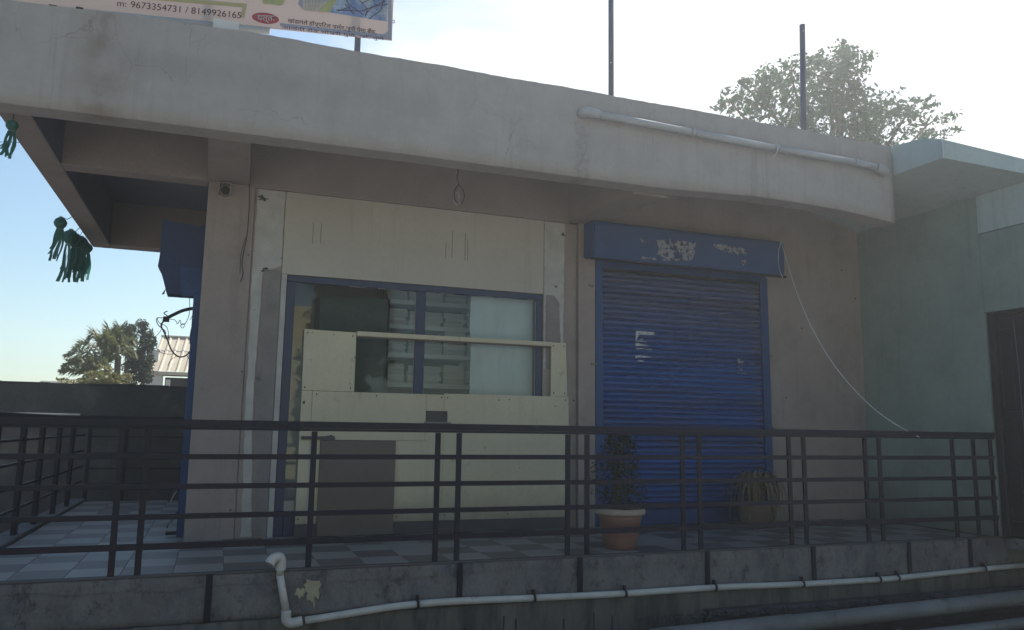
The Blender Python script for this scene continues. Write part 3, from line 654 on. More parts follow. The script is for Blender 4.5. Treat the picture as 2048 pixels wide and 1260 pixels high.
o = obj('pale_sheet', b, M['sheet']); o['label'] = 'tall pale greenish board standing inside the right window pane'; o['category'] = 'board'
nth = ['bottom', 'second', 'third', 'fourth', 'fifth', 'sixth', 'seventh', 'eighth', 'ninth', 'tenth', 'eleventh', 'twelfth', 'thirteenth']
shn = {1.342: 'top', 1.075: 'second', .768: 'third', .449: 'fourth', .135: 'lowest'}
q = random.Random(11)
for z0, zn in ((1.342, 1.72), (1.075, 1.31), (.768, 1.045), (.449, .738), (.135, .42)):
    x = 1.615; si = 0
    for w in (.25, .40, .27, .34, .30):
        top = z0+(zn-z0)*q.uniform(.55, .93); z = z0+.0005; k_ = 0
        if z0 == .135: top = z0+q.uniform(.05, .2)
        while z < top and k_ < 12:
            h = q.choice((.018, .026, .034, .045, .06)); dx = q.uniform(-.010, .010)
            o = boxo('paper_bundle', x+dx, x+w-.03+dx+q.uniform(-.012, .008), 8.295+q.uniform(-.012, .02), 8.60, z, z+h, M['book'], None, .0015)
            o['category'] = 'paper bundle'; o['group'] = 'paper bundles stacked on the shelf rack'
            o['label'] = f"{nth[k_]} paper bundle of the {['leftmost', 'second', 'third', 'fourth', 'rightmost'][si]} stack on the {shn[z0]} shelf"
            z += h+.0006; k_ += 1
        x += w; si += 1

# ------------------------------------------------------------------ pipes
pg = thing('fascia_drain_pipe', 'white plastic drain pipe with elbows running along the roof fascia', 'pipe', (4.7, 6.08, 2.8))
pts = [onY(x, y, 6.10) for x, y in ((1195, 229), (1385, 265), (1552, 297), (1710, 325), (1752, 335))]
pr_ = .036
for a, c in zip(pts, pts[1:]):
    d = (c-a).normalized(); b = bm_(); tube(b, [a+d*.004, c-d*.004], pr_, 16); obj('pipe_length', b, M['pvc_grey'], pg)
    b = bm_(); tube(b, [a-d*.012, a+d*.012], pr_+.006, 16); obj('coupling', b, M['pvc_grey'], pg)
a = pts[0]; e = Vector((a.x-.10, 6.11, a.z+.012))
b = bm_(); tube(b, smoothpath([a, a+Vector((-.06, 0, .008)), a+Vector((-.11, .02, .012)), a+Vector((-.13, .075, .012))], 5), pr_+.009, 16); obj('elbow', b, M['pvc_grey'], pg)
a = pts[-1]; b = bm_(); tube(b, smoothpath([a, a+Vector((.07, 0, -.012)), a+Vector((.13, .02, -.02)), a+Vector((.15, .08, -.02))], 5), pr_+.011, 16); obj('elbow', b, M['pvc_grey'], pg)
p = onY(1552, 297, 6.06); b = bm_(); tube(b, smoothpath([p+Vector((0, 0, .05)), p+Vector((.005, -.02, 0)), p+Vector((-.005, 0, -.06)), p+Vector((-.02, .03, -.075))]), .004, 5); obj('tie_wire', b, M['cable_w'], pg)

cd = thing('plinth_conduit', 'thin white pipe that rises at the left and runs along the plinth', 'pipe', (3, 5.82, -1.3))
cy = 5.835
P = [onY(x, y, cy) for x, y in ((572, 1236), (610, 1241), (835, 1208), (1068, 1196), (1250, 1187), (1430, 1175), (1605, 1168), (1758, 1159), (1795, 1156), (1968, 1138), (2075, 1128))]
cr = .026
path = smoothpath(P[1:], 6)
for i in range(len(P)-2):
    seg = path[i*6:i*6+7]
    b = bm_(); tube(b, seg, cr, 12); obj('pipe_length', b, M['pvc'], cd)
    if i:
        c = P[i+1]; b = bm_(); tube(b, [c+Vector((-.008, 0, 0)), c+Vector((.008, 0, 0))], cr+.006, 12); box(b, c.x-.008, c.x+.008, c.y-.004, c.y+.03, c.z+.02, c.z+.06)
        obj('clamp', b, M['rust'], cd)
low = P[0]; topp = onY(561, 1125, cy)
b = bm_(); tube(b, [low+Vector((0, 0, .03)), topp-Vector((0, 0, .08))], cr, 12); obj('riser', b, M['pvc'], cd)
b = bm_(); tube(b, [topp-Vector((0, 0, .085)), topp+Vector((0, 0, -.01))], cr*1.02, 12); obj('riser', b, M['pvc_rust'], cd)
b = bm_(); tube(b, smoothpath([low+Vector((0, 0, .05)), low+Vector((.002, 0, -.01)), low+Vector((.035, 0, -.036)), P[1]+Vector((-.02, 0, -.001))], 5), cr+.008, 12); obj('elbow', b, M['pvc'], cd)
b = bm_(); tube(b, smoothpath([topp+Vector((.003, 0, -.05)), topp+Vector((.003, 0, .01)), topp+Vector((-.015, -.01, .038)), topp+Vector((-.055, -.03, .03)), topp+Vector((-.075, -.04, .0))], 5), cr+.009, 12, caps=False); obj('elbow', b, M['pvc'], cd)
b = bm_(); c = topp+Vector((-.074, -.039, .001)); d_ = Vector((-.4, -.2, -.8)).normalized(); tube(b, [c, c-d_*.004], cr-.001, 12); obj('pipe_mouth', b, M['darkroom'], cd)

bpz = thing('large_floor_pipe', 'large grey pipe lying along the foot of the plinth at the right', 'pipe', (6, 5.55, -1.6))
A_, B_ = Vector((4.35, 5.50, -1.548)), Vector((9.3, 5.50, -1.455))
b = bm_(); tube(b, [A_, B_], .068, 20); obj('pipe_length', b, M['bigpipe'], bpz)
b = bm_(); tube(b, [Vector((3.2, 5.50, -1.57)), Vector((4.5, 5.50, -1.545))], .075, 20); obj('pipe_length', b, M['bigpipe'], bpz)
b = bm_(); tube(b, [Vector((1.5, 5.15, -1.70)), Vector((9.3, 5.15, -1.56))], .045, 14)
o = obj('lower_floor_pipe', b, M['bigpipe']); o['label'] = 'smaller grey pipe on the ground in front of the large pipe'; o['category'] = 'pipe'
for px, y0, lab in ((929, 1255, 'thin steel rod stub just showing left of the first plinth rods'), (1007, 1232, 'thin steel rod standing left of the close pair'), (1031, 1238, 'right hand thin rod of the pair below the conduit'),
                (1127, 1238, 'thin steel rod standing alone below the conduit'), (1187, 1226, 'tallest thin steel rod in front of the plinth'), (1224, 1232, 'thin steel rod just right of the tallest one'), (1306, 1234, 'rightmost thin steel rod at the rubble')):
    p = onY(px, y0, 5.70); b = bm_(); tube(b, [(p.x, 5.70, GZ), (p.x+.003, 5.70, p.z)], .006, 6)
    o = obj('steel_rod', b, M['black']); o['label'] = lab; o['category'] = 'rod'; o['group'] = 'thin rods standing in front of the plinth'
b = bm_(); q = random.Random(9)
for i in range(420):
    x = q.uniform(3.2, 8.5); y = q.uniform(5.62, 5.77); z = -1.47-(5.77-y)*.3 - .02; s = q.uniform(.006, .03)
    if y < 5.70: continue
    m4 = Matrix.Translation((x, y, z+.01)) @ Matrix.Rotation(q.uniform(0, 6), 4, 'Z') @ Matrix.Rotation(q.uniform(0, 1), 4, 'X') @ Matrix.Diagonal((s, s*.8, s*.5, 1))
    bmesh.ops.create_icosphere(b, subdivisions=1, radius=1, matrix=m4)
obj('rubble', b, M['footing'], kind='stuff')

# ------------------------------------------------------------------ wires and small fittings
def wire(name, pts, r, m, label, cat, parent=None, seg=5, n=6):
    b = bm_(); tube(b, smoothpath(pts, n), r, seg); o = obj(name, b, m, parent)
    if label: o['label'] = label; o['category'] = cat
    return o
a = onY(1562, 482, 7.285); e = onY(1845, 874, FY)
keys = [(1562, 482, 0), (1590, 575, .2), (1622, 652, .36), (1660, 718, .5), (1700, 770, .62), (1745, 815, .76), (1790, 848, .88), (1838, 874, 1)]
pts = [onY(px, py, 7.285+(5.868-7.285)*t_) for px, py, t_ in keys]
wire('white_cable', pts, .0045, M['cable_w'], 'thin white cable sagging from the shutter hood to the railing', 'cable')
pts = [onY(px, py, 7.27) for px, py in ((1562, 482), (1557, 505), (1558, 535), (1566, 557))]
wire('cable_tail', pts, .0035, M['cable_w'], 'short white cable end hanging off the right end of the shutter hood', 'cable')
pts = [onY(px, py, 7.52) for px, py in ((499, 368), (498, 420), (494, 470), (487, 505), (484, 530), (486, 548), (481, 564))]
o = wire('pillar_wire', pts, .004, M['black'], 'thin black twin wire hanging down the pillar edge', 'wire')
pts = [onY(px, py, 7.515) for px, py in ((491, 475), (484, 500), (481, 520), (480, 546))]
wire('strand', pts, .003, M['black'], None, None, o)
# dangling loop below the soffit
dl = wire('dangling_cable', [onY(x, y, 6.45) for x, y in ((915, 330), (916, 345), (914, 355), (917, 368), (910, 380), (909, 396), (914, 405), (922, 407), (928, 395), (926, 380), (917, 369))], .0045, M['black'], 'short cable loop with taped ends dangling under the front beam', 'cable')
b = bm_()
for P_ in (((906, 401), (914, 411)), ((916, 406), (921, 407)), ((911, 388), (916, 384)), ((917, 388), (918, 397))): tube(b, [onY(*P_[0], 6.44), onY(*P_[1], 6.44)], .006, 5)
obj('taped_end', b, M['tape'], dl)
wb = thing('wall_box', 'small beige wall box with a dark round opening high on the pillar', 'wall box', (-.08, 7.5, 2.12))
p0 = onY(438, 366, 7.52); p1 = onY(461, 392, 7.52)
b = bm_(); t_ = .006
for r_ in ((p0.x, p1.x, p0.z-.006, p0.z), (p0.x, p0.x+.006, p1.z+.01, p0.z-.006), (p1.x-.006, p1.x, p1.z+.01, p0.z-.006)): box(b, r_[0], r_[1], 7.47, 7.548, r_[2], r_[3])
obj('bracket', b, M['tape'], wb)
c = onY(450.5, 381, 7.5); b = bm_(); lathe(b, [(.046, 0), (.05, .01), (.05, .05)], (0, 0, 0), 20); bmesh.ops.rotate(b, verts=b.verts, cent=(0, 0, 0), matrix=Matrix.Rotation(R(90), 3, 'X')); bmesh.ops.translate(b, verts=b.verts, vec=(c.x, 7.545, c.z)); obj('housing', b, M['camplate'], wb)
b = bm_(); ragged(b, c.x, c.z, .040, .042, 7.494, 14, 3, -.004, .08); obj('lens', b, M['black'], wb)
# bracket arm with junction box and tangled cables
ab = thing('cable_bracket', 'curved black arm with junction box and tangled cables beside the pillar', 'cable bracket', (-.3, 8.0, .9))
Y0 = 8.0
W_ = lambda *P: [onY(x, y, Y0) for x, y in P]
b = bm_(); tube(b, smoothpath(W_((400, 616), (385, 617), (366, 621), (350, 628), (336, 635)), 5), .016, 8); obj('arm', b, M['rust'], ab)
b = bm_(); tube(b, smoothpath(W_((394, 622), (388, 645), (383, 668), (382, 688)), 5), .014, 8); tube(b, smoothpath(W_((382, 688), (389, 676), (396, 660)), 4), .012, 6); obj('strut', b, M['rust'], ab)
c = onY(333, 638, Y0); boxo('junction_box', c.x-.028, c.x+.024, Y0-.03, Y0+.03, c.z-.026, c.z+.022, M['rust'], ab, .003)
for P_, r in ((((330, 640), (322, 650), (328, 664), (335, 680), (343, 700), (356, 713), (372, 711), (385, 695), (392, 684)), .007), (((328, 636), (315, 636), (313, 642), (318, 652), (330, 662), (331, 672)), .004),
              (((314, 635), (318, 645), (334, 655), (338, 680)), .003), (((338, 638), (350, 640), (355, 648), (360, 640), (363, 650), (370, 648), (366, 656), (361, 652), (366, 646)), .003),
              (((379, 590), (379, 625), (372, 645), (366, 648)), .003), (((335, 632), (328, 626), (335, 622)), .005), (((310, 690), (318, 702), (332, 708), (352, 708)), .0025), (((375, 712), (380, 722)), .004), (((395, 626), (386, 630), (380, 640)), .003), (((352, 712), (340, 722), (336, 732)), .0025), (((326, 638), (322, 660), (312, 672), (306, 676)), .0025)):
    b = bm_(); tube(b, smoothpath(W_(*P_), 5), r, 5); obj('cable', b, M['black'], ab)

# ------------------------------------------------------------------ flower pots
def leaves(centers, size, mname, droop=.3, aspect=2.2, seed=1, jit=.4):
    """centers: (n,3) array; each leaf is a bent two-quad blade"""
    g = np.random.default_rng(seed); n = len(centers); c = np.asarray(centers, float)
    s = size*(1+g.uniform(-jit, jit, n))
    th = g.uniform(0, 2*np.pi, n); el = g.normal(-droop, .55, n)
    d = np.stack([np.cos(th)*np.cos(el), np.sin(th)*np.cos(el), np.sin(el)], 1)
    a = g.normal(size=(n, 3)); w = np.cross(d, a); w /= np.linalg.norm(w, axis=1)[:, None]; nn = np.cross(d, w)
    hw = (s/aspect)[:, None]*w*.5; dl_ = d*s[:, None]
    p0 = c-dl_*.5; p1 = c-hw+nn*s[:, None]*.07; p2 = c+dl_*.5; p3 = c+hw+nn*s[:, None]*.07
    V = np.stack([p0, p1, p2, p3], 1).reshape(-1, 3)
    me = bpy.data.meshes.new('foliage'); idx = np.arange(n*4).reshape(-1, 4)
    F = np.concatenate([idx[:, [0, 1, 2]], idx[:, [0, 2, 3]]])
    me.vertices.add(len(V)); me.vertices.foreach_set('co', V.ravel())
    me.loops.add(F.size); me.loops.foreach_set('vertex_index', F.ravel().astype(np.int32))
    me.polygons.add(len(F)); me.polygons.foreach_set('loop_start', np.arange(0, F.size, 3, dtype=np.int32)); me.polygons.foreach_set('loop_total', np.full(len(F), 3, np.int32))
    me.update(); me.validate(); me.materials.append(M[mname]); return me
pc = Vector((3.285, 6.17, FL))
pt = thing('potted_shrub', 'bushy dark shrub in a terracotta pot with faded rim behind the railing', 'potted plant', pc)
b = bm_(); lathe(b, [(.118, 0), (.135, .004), (.150, .10), (.152, .105), (.158, .115), (.178, .24), (.181, .245), (.186, .26), (.188, .285)], pc, 36); obj('pot', b, M['pot'], pt)
b = bm_(); lathe(b, [(.190, .286), (.214, .29), (.219, .31), (.214, .335), (.204, .342), (.196, .335), (.192, .31)], pc, 40, .008); obj('pot_rim', b, M['pot_rim'], pt)
b = bm_(); lathe(b, [(.05, .30), (.19, .312)], pc, 20); obj('soil', b, M['soil'], pt)
b = bm_(); stems = []
q = random.Random(3)
for k in range(9):
    a_ = q.uniform(0, 6.28); tip = pc+Vector((math.cos(a_)*q.uniform(.02, .17), math.sin(a_)*q.uniform(.02, .12), q.uniform(.55, .93)))
    P_ = smoothpath([pc+Vector((math.cos(a_)*.03, math.sin(a_)*.03, .3)), pc+Vector((math.cos(a_)*.07, math.sin(a_)*.06, .5)), tip], 4); tube(b, P_, [.006]*len(P_), 5); stems.append(P_)
obj('stem', b, M['bark'], pt)
C = []
for i in range(2300):
    z = q.uniform(.34, .97); prof_ = .235*(1-((z-.42)/.6)**2*.6) if z > .42 else .2
    a_ = q.uniform(0, 6.28); r = prof_*math.sqrt(q.random())*(1+.25*math.sin(a_*3+z*9))
    C.append((pc.x+r*math.cos(a_), pc.y+r*.8*math.sin(a_), pc.z+z))
obj('foliage', leaves(C, .034, 'leaf_pot', .0, 2.6, 5), None, pt, kind='stuff')
pc = Vector((5.45, 7.17, FL))
pt = thing('potted_dry_plant', 'drooping dry strap leaf plant in a dull brown pot by the shutter', 'potted plant', pc)
b = bm_(); lathe(b, [(.150, 0), (.162, .004), (.20, .20), (.215, .235), (.222, .25), (.215, .262), (.205, .25)], pc, 32); obj('pot', b, M['pot_dull'], pt)
b = bm_(); lathe(b, [(.05, .23), (.205, .236)], pc, 20); obj('soil', b, M['soil'], pt)
for k in range(95):
    a_ = q.uniform(0, 6.28); r = q.uniform(.10, .34); h = q.uniform(.22, .42); dn = q.uniform(-.05, .32)
    P_ = smoothpath([pc+Vector((.03*math.cos(a_), .03*math.sin(a_), .24)), pc+Vector((r*.45*math.cos(a_), r*.45*math.sin(a_), .24+h*.8)), pc+Vector((r*.9*math.cos(a_), r*.9*math.sin(a_), .24+h*.65)), pc+Vector((r*1.05*math.cos(a_), r*1.05*math.sin(a_), .24+h*.5-dn))], 3)
    b = bm_(); side = Vector((-math.sin(a_), math.cos(a_), 0)); n_ = len(P_)
    ws = [.013*math.sin(math.pi*(.12+.86*i/(n_-1)))+.002 for i in range(n_)]
    vv = [(b.verts.new(p-side*w), b.verts.new(p+Vector((0, 0, -.004))), b.verts.new(p+side*w)) for p, w in zip(P_, ws)]
    for i in range(n_-1):
        b.faces.new((vv[i][0], vv[i][1], vv[i+1][1], vv[i+1][0])); b.faces.new((vv[i][1], vv[i][2], vv[i+1][2], vv[i+1][1]))
    obj('strap_leaf', b, M['leaf_dry'], pt)

# ------------------------------------------------------------------ sign board and posts on the roof
s0 = Vector((-1.9, 6.70, 3.2)); s1 = Vector((1.16, 6.16, 3.2)); su_ = (s1-s0).normalized(); sn = Vector((su_.y, -su_.x, 0))   # facing the yard
def onS(px, py, off=0):
    d = ray(px, py); o0 = s1+sn*off; t_ = o0.dot(sn)/d.dot(sn); return d*t_
sg = thing('sign_board', 'printed advertising flex board with phone numbers standing on the roof edge', 'sign', (0, 6.4, 3.06))
H_ = 1.3
b = bm_(); prism(b, [s0-su_*1.2+Vector((0, 0, .0)), s1, s1+Vector((0, 0, H_)), s0-su_*1.2+Vector((0, 0, H_))], -sn*.012); obj('flex_panel', b, M['flex'], sg)
def printed(name, polys, m, off, d=.0015):
    b = bm_()
    for P_ in polys:
        pts_ = [onS(px, py, off) if len(P_[0]) == 2 else None for px, py in P_]; prism(b, pts_, sn*d)
    return obj(name, b, m, sg)
printed('lower_margin', [[(560, 52), (783, 80), (783, -6), (776, -6), (776, 62), (768, 69), (560, 46)]], M['flex2'], .002)
printed('khaki_border', [[(225, -14), (494, 7.5), (488.5, 35.5), (480, 34.5), (485, 14.5), (225, -7)]], M['khaki'], .002)
printed('red_oval', [[(531+27*math.cos(a)+2*math.sin(a), 36.5+11*math.sin(a)+2.3*math.cos(a)) for a in [i*math.pi/12 for i in range(24)]]], M['red'], .002)
printed('blue_picture', [[(680, -8), (776, -8), (773, 43), (660, 25), (664, 8)]], M['printblue'], .002)
printed('pale_picture', [[(600, -6), (680, -8), (668, 18), (655, 24), (606, 19), (596, 8)]], M['flex2'], .0021, .0013)
polys = []
for i in range(7): polys.append([(604+i*7.4, -4+i*.9), (609+i*7.4, -3+i*.9), (611+i*6.5, 9+i*.9), (610+i*6, 20+i*.8), (605+i*6, 20+i*.8), (605.5+i*6.5, 8+i*.8)])
printed('bone_picture', polys, M['printbone'], .0044)
printed('green_picture', [[(524, -6), (570, -4), (568, 8), (560, 11), (536, 7), (535, 9), (526, 7)]], M['printgreen'], .0046)
printed('green_picture', [[(662, -4), (675, -4), (660, 25), (636, 22)]], M['printgreen'], .0046)
def inkline(P_, w=.0035):
    b = bm_(); tube(b, [onS(x, y, .006) for x, y in P_], w, 4); return b
b = bm_()
for P_ in (((690, -4), (700, 14), (676, 22)), ((672, 20), (722, 22), (745, 14)), ((724, 6), (746, -4), (752, 12), (776, 8)), ((700, 10), (728, 30)), ((730, 30), (742, 16), (770, 2)), ((738, 38), (762, 20), (768, -2)), ((708, 28), (690, 8)), ((740, 36), (760, 22)), ((715, -4), (735, 18), (731, 33))):
    tube(b, [onS(x, y, .006) for x, y in P_], .0035, 4)
obj('crack_lines', b, M['ink'], sg)
deva = None
import os
try:
    fd = os.path.join(bpy.utils.resource_path('LOCAL'), 'datafiles', 'fonts', 'NotoSansDevanagari-Regular.woff2')
    if os.path.exists(fd): deva = bpy.data.fonts.load(fd)
except Exception: deva = None
def text(s, p0, p1, m, name='lettering', font=None, bold=0, off=.006, hpx=None):
    cu = bpy.data.curves.new(name, 'FONT'); cu.body = s; cu.size = 1; cu.extrude = 0; cu.offset = bold
    if font: cu.font = font
    o = bpy.data.objects.new(name, cu); COL.objects.link(o)
    bpy.context.view_layer.update(); dg = bpy.context.evaluated_depsgraph_get()
    me = bpy.data.meshes.new_from_object(o.evaluated_get(dg)); bpy.data.objects.remove(o)
    if not len(me.vertices): return None
    co = np.array([v.co[:] for v in me.vertices]); x0, x1 = co[:, 0].min(), co[:, 0].max(); y0, y1 = co[:, 1].min(), co[:, 1].max()
    A = onS(*p0, off); B = onS(*p1, off); ux = (B-A); Ln = ux.length; s_ = Ln/(x1-x0); uz = Vector((0, 0, 1))
    ht = (hpx/FPX*A.length)/(y1-y0) if hpx else s_
    for v in me.vertices:
        v.co = A+ux.normalized()*((v.co.x-x0)*s_)+uz*((v.co.y-y0)*ht)
    me.materials.clear(); me.materials.append(m)
    return obj(name, me, m, sg)
text('9673354731 / 8149926165', (261, 15), (482, 37), M['ink'], 'phone_number')
text('m:', (234, 12), (252, 14), M['ink'], 'phone_number')
text('पत्ता', (514, 45.5), (550, 46.5), M['flex'], 'address_word', deva, .012, .007)
text('खांडागले हॉस्पिटल समोर,जुनी पेमा बँक,', (575, 48), (753, 71.5), M['ink'], 'address_line', deva, .006)
text('आळंदी रोड भोसरी पुणे, जि. पुणे', (563, 59), (768, 83), M['inkblue'], 'address_line', deva, .004, .007, 9)
# lower frame tube
b = bm_(); e0 = s0-su_*1.2; tube(b, [e0+Vector((0, 0, -.03))+sn*.01, onS(540, 62, .01)*1.0], .028, 10); obj('frame_tube', b, M['pvc_grey'], sg)
def post_px(pxl, pxr, ytop, ybot, Y, m, name, parent):
    a = onY(pxl, (ytop+ybot)/2, Y); c = onY(pxr, (ytop+ybot)/2, Y); t_ = onY((pxl+pxr)/2, ytop, Y); return boxo(name, a.x, c.x, Y, Y+(c.x-a.x), 2.93, t_.z, m, parent, .003)
a = onY(425, 60, 6.3); c = onY(477, 60, 6.3); boxo('support_block', a.x, c.x, 6.31, 6.36, 2.95, 3.19, M['white'], sg, .003)
post_px(713, 724, -40, 98, 6.24, M['steelpost'], 'support_post', sg)
post_px(431, 443, -40, 50, 6.50, M['steelpost'], 'support_post', sg)
a = onY(101, 10, 6.5); boxo('support_foot', a.x, a.x+.06, 6.44, 6.5, 2.95, 3.13, M['rust'], sg, .003)
a = onY(155, 16, 6.5); boxo('support_foot', a.x, a.x+.05, 6.44, 6.5, 2.95, 3.15, M['rust'], sg, .003)
b = bm_(); c = onS(785, 42, 0); tube(b, smoothpath([c, c+Vector((.015, 0, .01)), c+Vector((.02, 0, -.01)), c+Vector((.008, 0, -.014)), c+Vector((.0, 0, -.02))]), .003, 5); obj('tie_wire', b, M['rust'], sg)
for (px, yt, yb, w, lab) in ((1222, -60, 190, .026, 'tall blue grey steel post on the roof near the middle'), (1606, 50, 256, .030, 'shorter blue grey steel post on the roof in front of the tree')):
    o_c = onY(px, yb, 6.3); t_ = onY(px-(1.5 if px > 1500 else 0), yt, 6.3)
    b = bm_(); tube(b, [(o_c.x, 6.3, 2.93), (t_.x, 6.3, t_.z)], w, 16)
    o = obj('roof_post', b, M['steelpost']); o['label'] = lab; o['category'] = 'post'; o['group'] = 'steel posts standing on the roof'
    h = onY(px, 125 if px < 1500 else 62, 6.27); b = bm_(); ragged(b, h.x, h.z, .006, .006, 6.3-w-.0005, 8, 1, -.001, .1); obj('bolt_hole', b, M['white'], o)

# ------------------------------------------------------------------ green paper lanterns on the left
LX = -1.75
def lantern(px, py, X, s, lab, seed, sway=0.):
    q = random.Random(seed); c = onX(px, py, X) if seed != 1 else onZ(px, py, 2.12)
    tnm = thing('paper_lantern', lab, 'lantern', c, 'green paper lanterns hanging from the roof edge')
    b = bm_(); r = .068*s; pr = [(.3*r, .9*r), (.75*r, .62*r), (r, .05*r), (.92*r, -.35*r), (.45*r, -.95*r)]
    seg = 8; rings = []
    for rr_, z in pr: rings.append([b.verts.new(c+Vector((rr_*math.cos(a+z*9), rr_*math.sin(a+z*9), z))) for a in [2*math.pi*k/seg for k in range(seg)]])
    for i in range(len(pr)-1):
        for k in range(seg): b.faces.new((rings[i][k], rings[i][(k+1) % seg], rings[i+1][(k+1) % seg], rings[i+1][k]))
    b.faces.new(rings[0]); b.faces.new(rings[-1]); bmesh.ops.recalc_face_normals(b, faces=b.faces); obj('body', b, M['lantern'], tnm)
    b = bm_(); lathe(b, [(.46*r, -1.12*r), (.5*r, -.93*r)], c, 8); lathe(b, [(.30*r, .88*r), (.26*r, 1.05*r)], c, 8); obj('collar', b, M['lantern_lt'], tnm)
    for k in range(8):
        a = 2*math.pi*k/8+q.uniform(-.3, .3); ln = q.uniform(.22, .36)*s; w = q.uniform(.011, .019)*s
        p0 = c+Vector((.42*r*math.cos(a), .42*r*math.sin(a), -1.0*r)); pts_ = [p0]
        for i in range(1, 7):
            f = i/6; pts_.append(p0+Vector((sway*ln*f*f+.02*math.sin(f*5+k)*f+.03*math.cos(a)*f, .03*math.sin(a)*f, -ln*f)))
        b = bm_(); ang = q.uniform(0, 3.14); tw = q.uniform(-1.5, 1.5); vv = []
        for i, p in enumerate(pts_):
            sd_ = Vector((math.cos(ang+tw*i/6), math.sin(ang+tw*i/6), 0))*w; vv.append((b.verts.new(p-sd_), b.verts.new(p+sd_)))
        for i in range(6): b.faces.new((vv[i][0], vv[i][1], vv[i+1][1], vv[i+1][0]))
        obj('streamer', b, M['lantern'], tnm)
    top = Vector((-1.655, c.y+.05, ZB+.01)) if seed != 1 else Vector((c.x, c.y+.02, ZB))
    b = bm_(); tube(b, [c+Vector((0, 0, r)), c*.4+top*.6, top], .004, 4); obj('string', b, M['black'], tnm)
lantern(24, 251, LX-.05, .62, 'green paper lantern at the top left, nearest to the camera', 1, -.10)
lantern(121, 446, LX, 1.0, 'green paper lantern hanging alone just left of the cluster', 2, -.12)
lantern(141, 474, LX+.02, 1.3, 'largest green paper lantern at the left of the cluster', 3, -.03)
lantern(153, 482, LX+.05, 1.2, 'green paper lantern in the middle of the cluster', 4, 0)
lantern(163, 486, LX+.06, 1.2, 'green paper lantern just right of the middle of the cluster', 5, .0)
lantern(174, 496, LX+.07, 1.0, 'small green paper lantern at the right end of the cluster', 6, 0)
wire('thin_wire', [onY(-30, 283, 9), onY(10, 284, 8.9), onX(40, 285, -1.66)], .003, M['black'], 'thin wire reaching the roof corner behind the top left lantern', 'wire')

# ------------------------------------------------------------------ air: thin haze added to stand in for a lens flare veil
hz = boxo('flare_haze', -130, 130, -70, 130, GZ-1.0, 12.5, None, bev=0, kind='stuff')
hm = bpy.data.materials.new('flare_haze'); hm.use_nodes = True; t = hm.node_tree; t.nodes.clear()
o_ = t.nodes.new('ShaderNodeOutputMaterial'); pv = t.nodes.new('ShaderNodeVolumePrincipled'); pv.inputs['Density'].default_value = FLARE_HAZE
pv.inputs['Color'].default_value = (.93, .96, 1, 1); pv.inputs['Anisotropy'].default_value = .55
t.links.new(pv.outputs[0], o_.inputs['Volume']); hz.data.materials.append(hm)

# ------------------------------------------------------------------ boundary wall, hut, trees
bw = boxo('boundary_wall', -14, 1.2, 13.0, 13.2, GZ, .545, M['bwall'], None, .01)
bw['label'] = 'long dark weathered masonry wall behind the terrace at the left'; bw['category'] = 'wall'
# uneven coping, mortar smears and panel pieces of the wall
b = bm_(); q = random.Random(8); x = -14
while x < 1.2:
    w = q.uniform(.25, .7); box(b, x, min(1.2, x+w), 12.99, 13.21, .545, .545+q.uniform(.006, .03)); x += w
obj('coping', b, M['bwall'], bw)
wl2 = boxo('side_boundary_wall', -14.2, -14, -2, 13, GZ, .5, M['bwall'], None, .01); wl2['label'] = 'dark boundary wall far to the left of the yard'; wl2['category'] = 'wall'
hy = 25
ht = thing('tin_roof_hut', 'small white hut with a cream and rust tin roof behind the boundary wall', 'hut', (-1, hy+1, GZ))
e0 = onY(288, 740, hy); 
zE, zR = 1.50, 2.70
xs = -1.98; n_ = 16; w = .235
ang_len = math.hypot(2.2, zR-zE)
for row in range(2):
    for i in range(n_):
        x0 = xs+i*w; f0, f1 = (0, .60) if row == 0 else (.585, 1.0)
        b = bm_(); prof = [(0, .0), (.02, .035), (.06, .035), (.08, 0), (w+.008, 0)]
        vv = []
        for f in (f0, f1):
            y = hy+2.2*f; z = zE+(zR-zE)*f+(.02 if row else 0); sk = .12*f
            vv.append([b.verts.new((x0+dx+sk, y-.0, z+dz)) for dx, dz in prof])
        for k in range(4): b.faces.new((vv[0][k], vv[0][k+1], vv[1][k+1], vv[1][k]))
        obj('tin_sheet', b, M['tin_rust'] if (i in (6, 7, 9, 10, 13) or (row and i > 4)) else M['tin'], ht)
boxo('roof_backing', xs, xs+n_*w, hy+.02, hy+2.2, zE-.02, zE-.01, M['darkroom'], ht, 0)
boxo('eave_board', -2.25, 1.6, hy-.05, hy+.04, zE-.10, zE-.01, M['tin'], ht, .004)
boxo('ridge_cap', xs+.1, xs+.1+n_*w, hy+2.15, hy+2.3, zR+.02, zR+.08, M['tin'], ht, .01)
boxo('corner_wall', -2.1, -1.62, hy-.02+.1, hy+.5, GZ, zE-.105, M['white'], ht, .01)
boxo('back_wall', -1.62, 1.5, hy+1.4, hy+1.5, GZ, zE-.1, M['darkroom'], ht, 0); boxo('white_post', -1.52, -1.40, hy+.1, hy+.22, GZ, 1.27, M['white'], ht, .01)
boxo('parapet', -2.13, -1.80, hy+.6, hy+.95, zE, 2.12, M['white'], ht, .01); boxo('parapet_cap', -2.20, -1.76, hy+.55, hy+1.0, 2.12, 2.17, M['white'], ht, .01)
o = boxo('far_building', -8.4, -5.55, 42, 48, GZ, 1.66, M['far'], None, .02); o['label'] = 'pale low building far away at the left edge above the wall'; o['category'] = 'building'
boxo('roof_block', -8.0, -6.0, 42.5, 45, 1.66, 1.9, M['far'], o, .02)

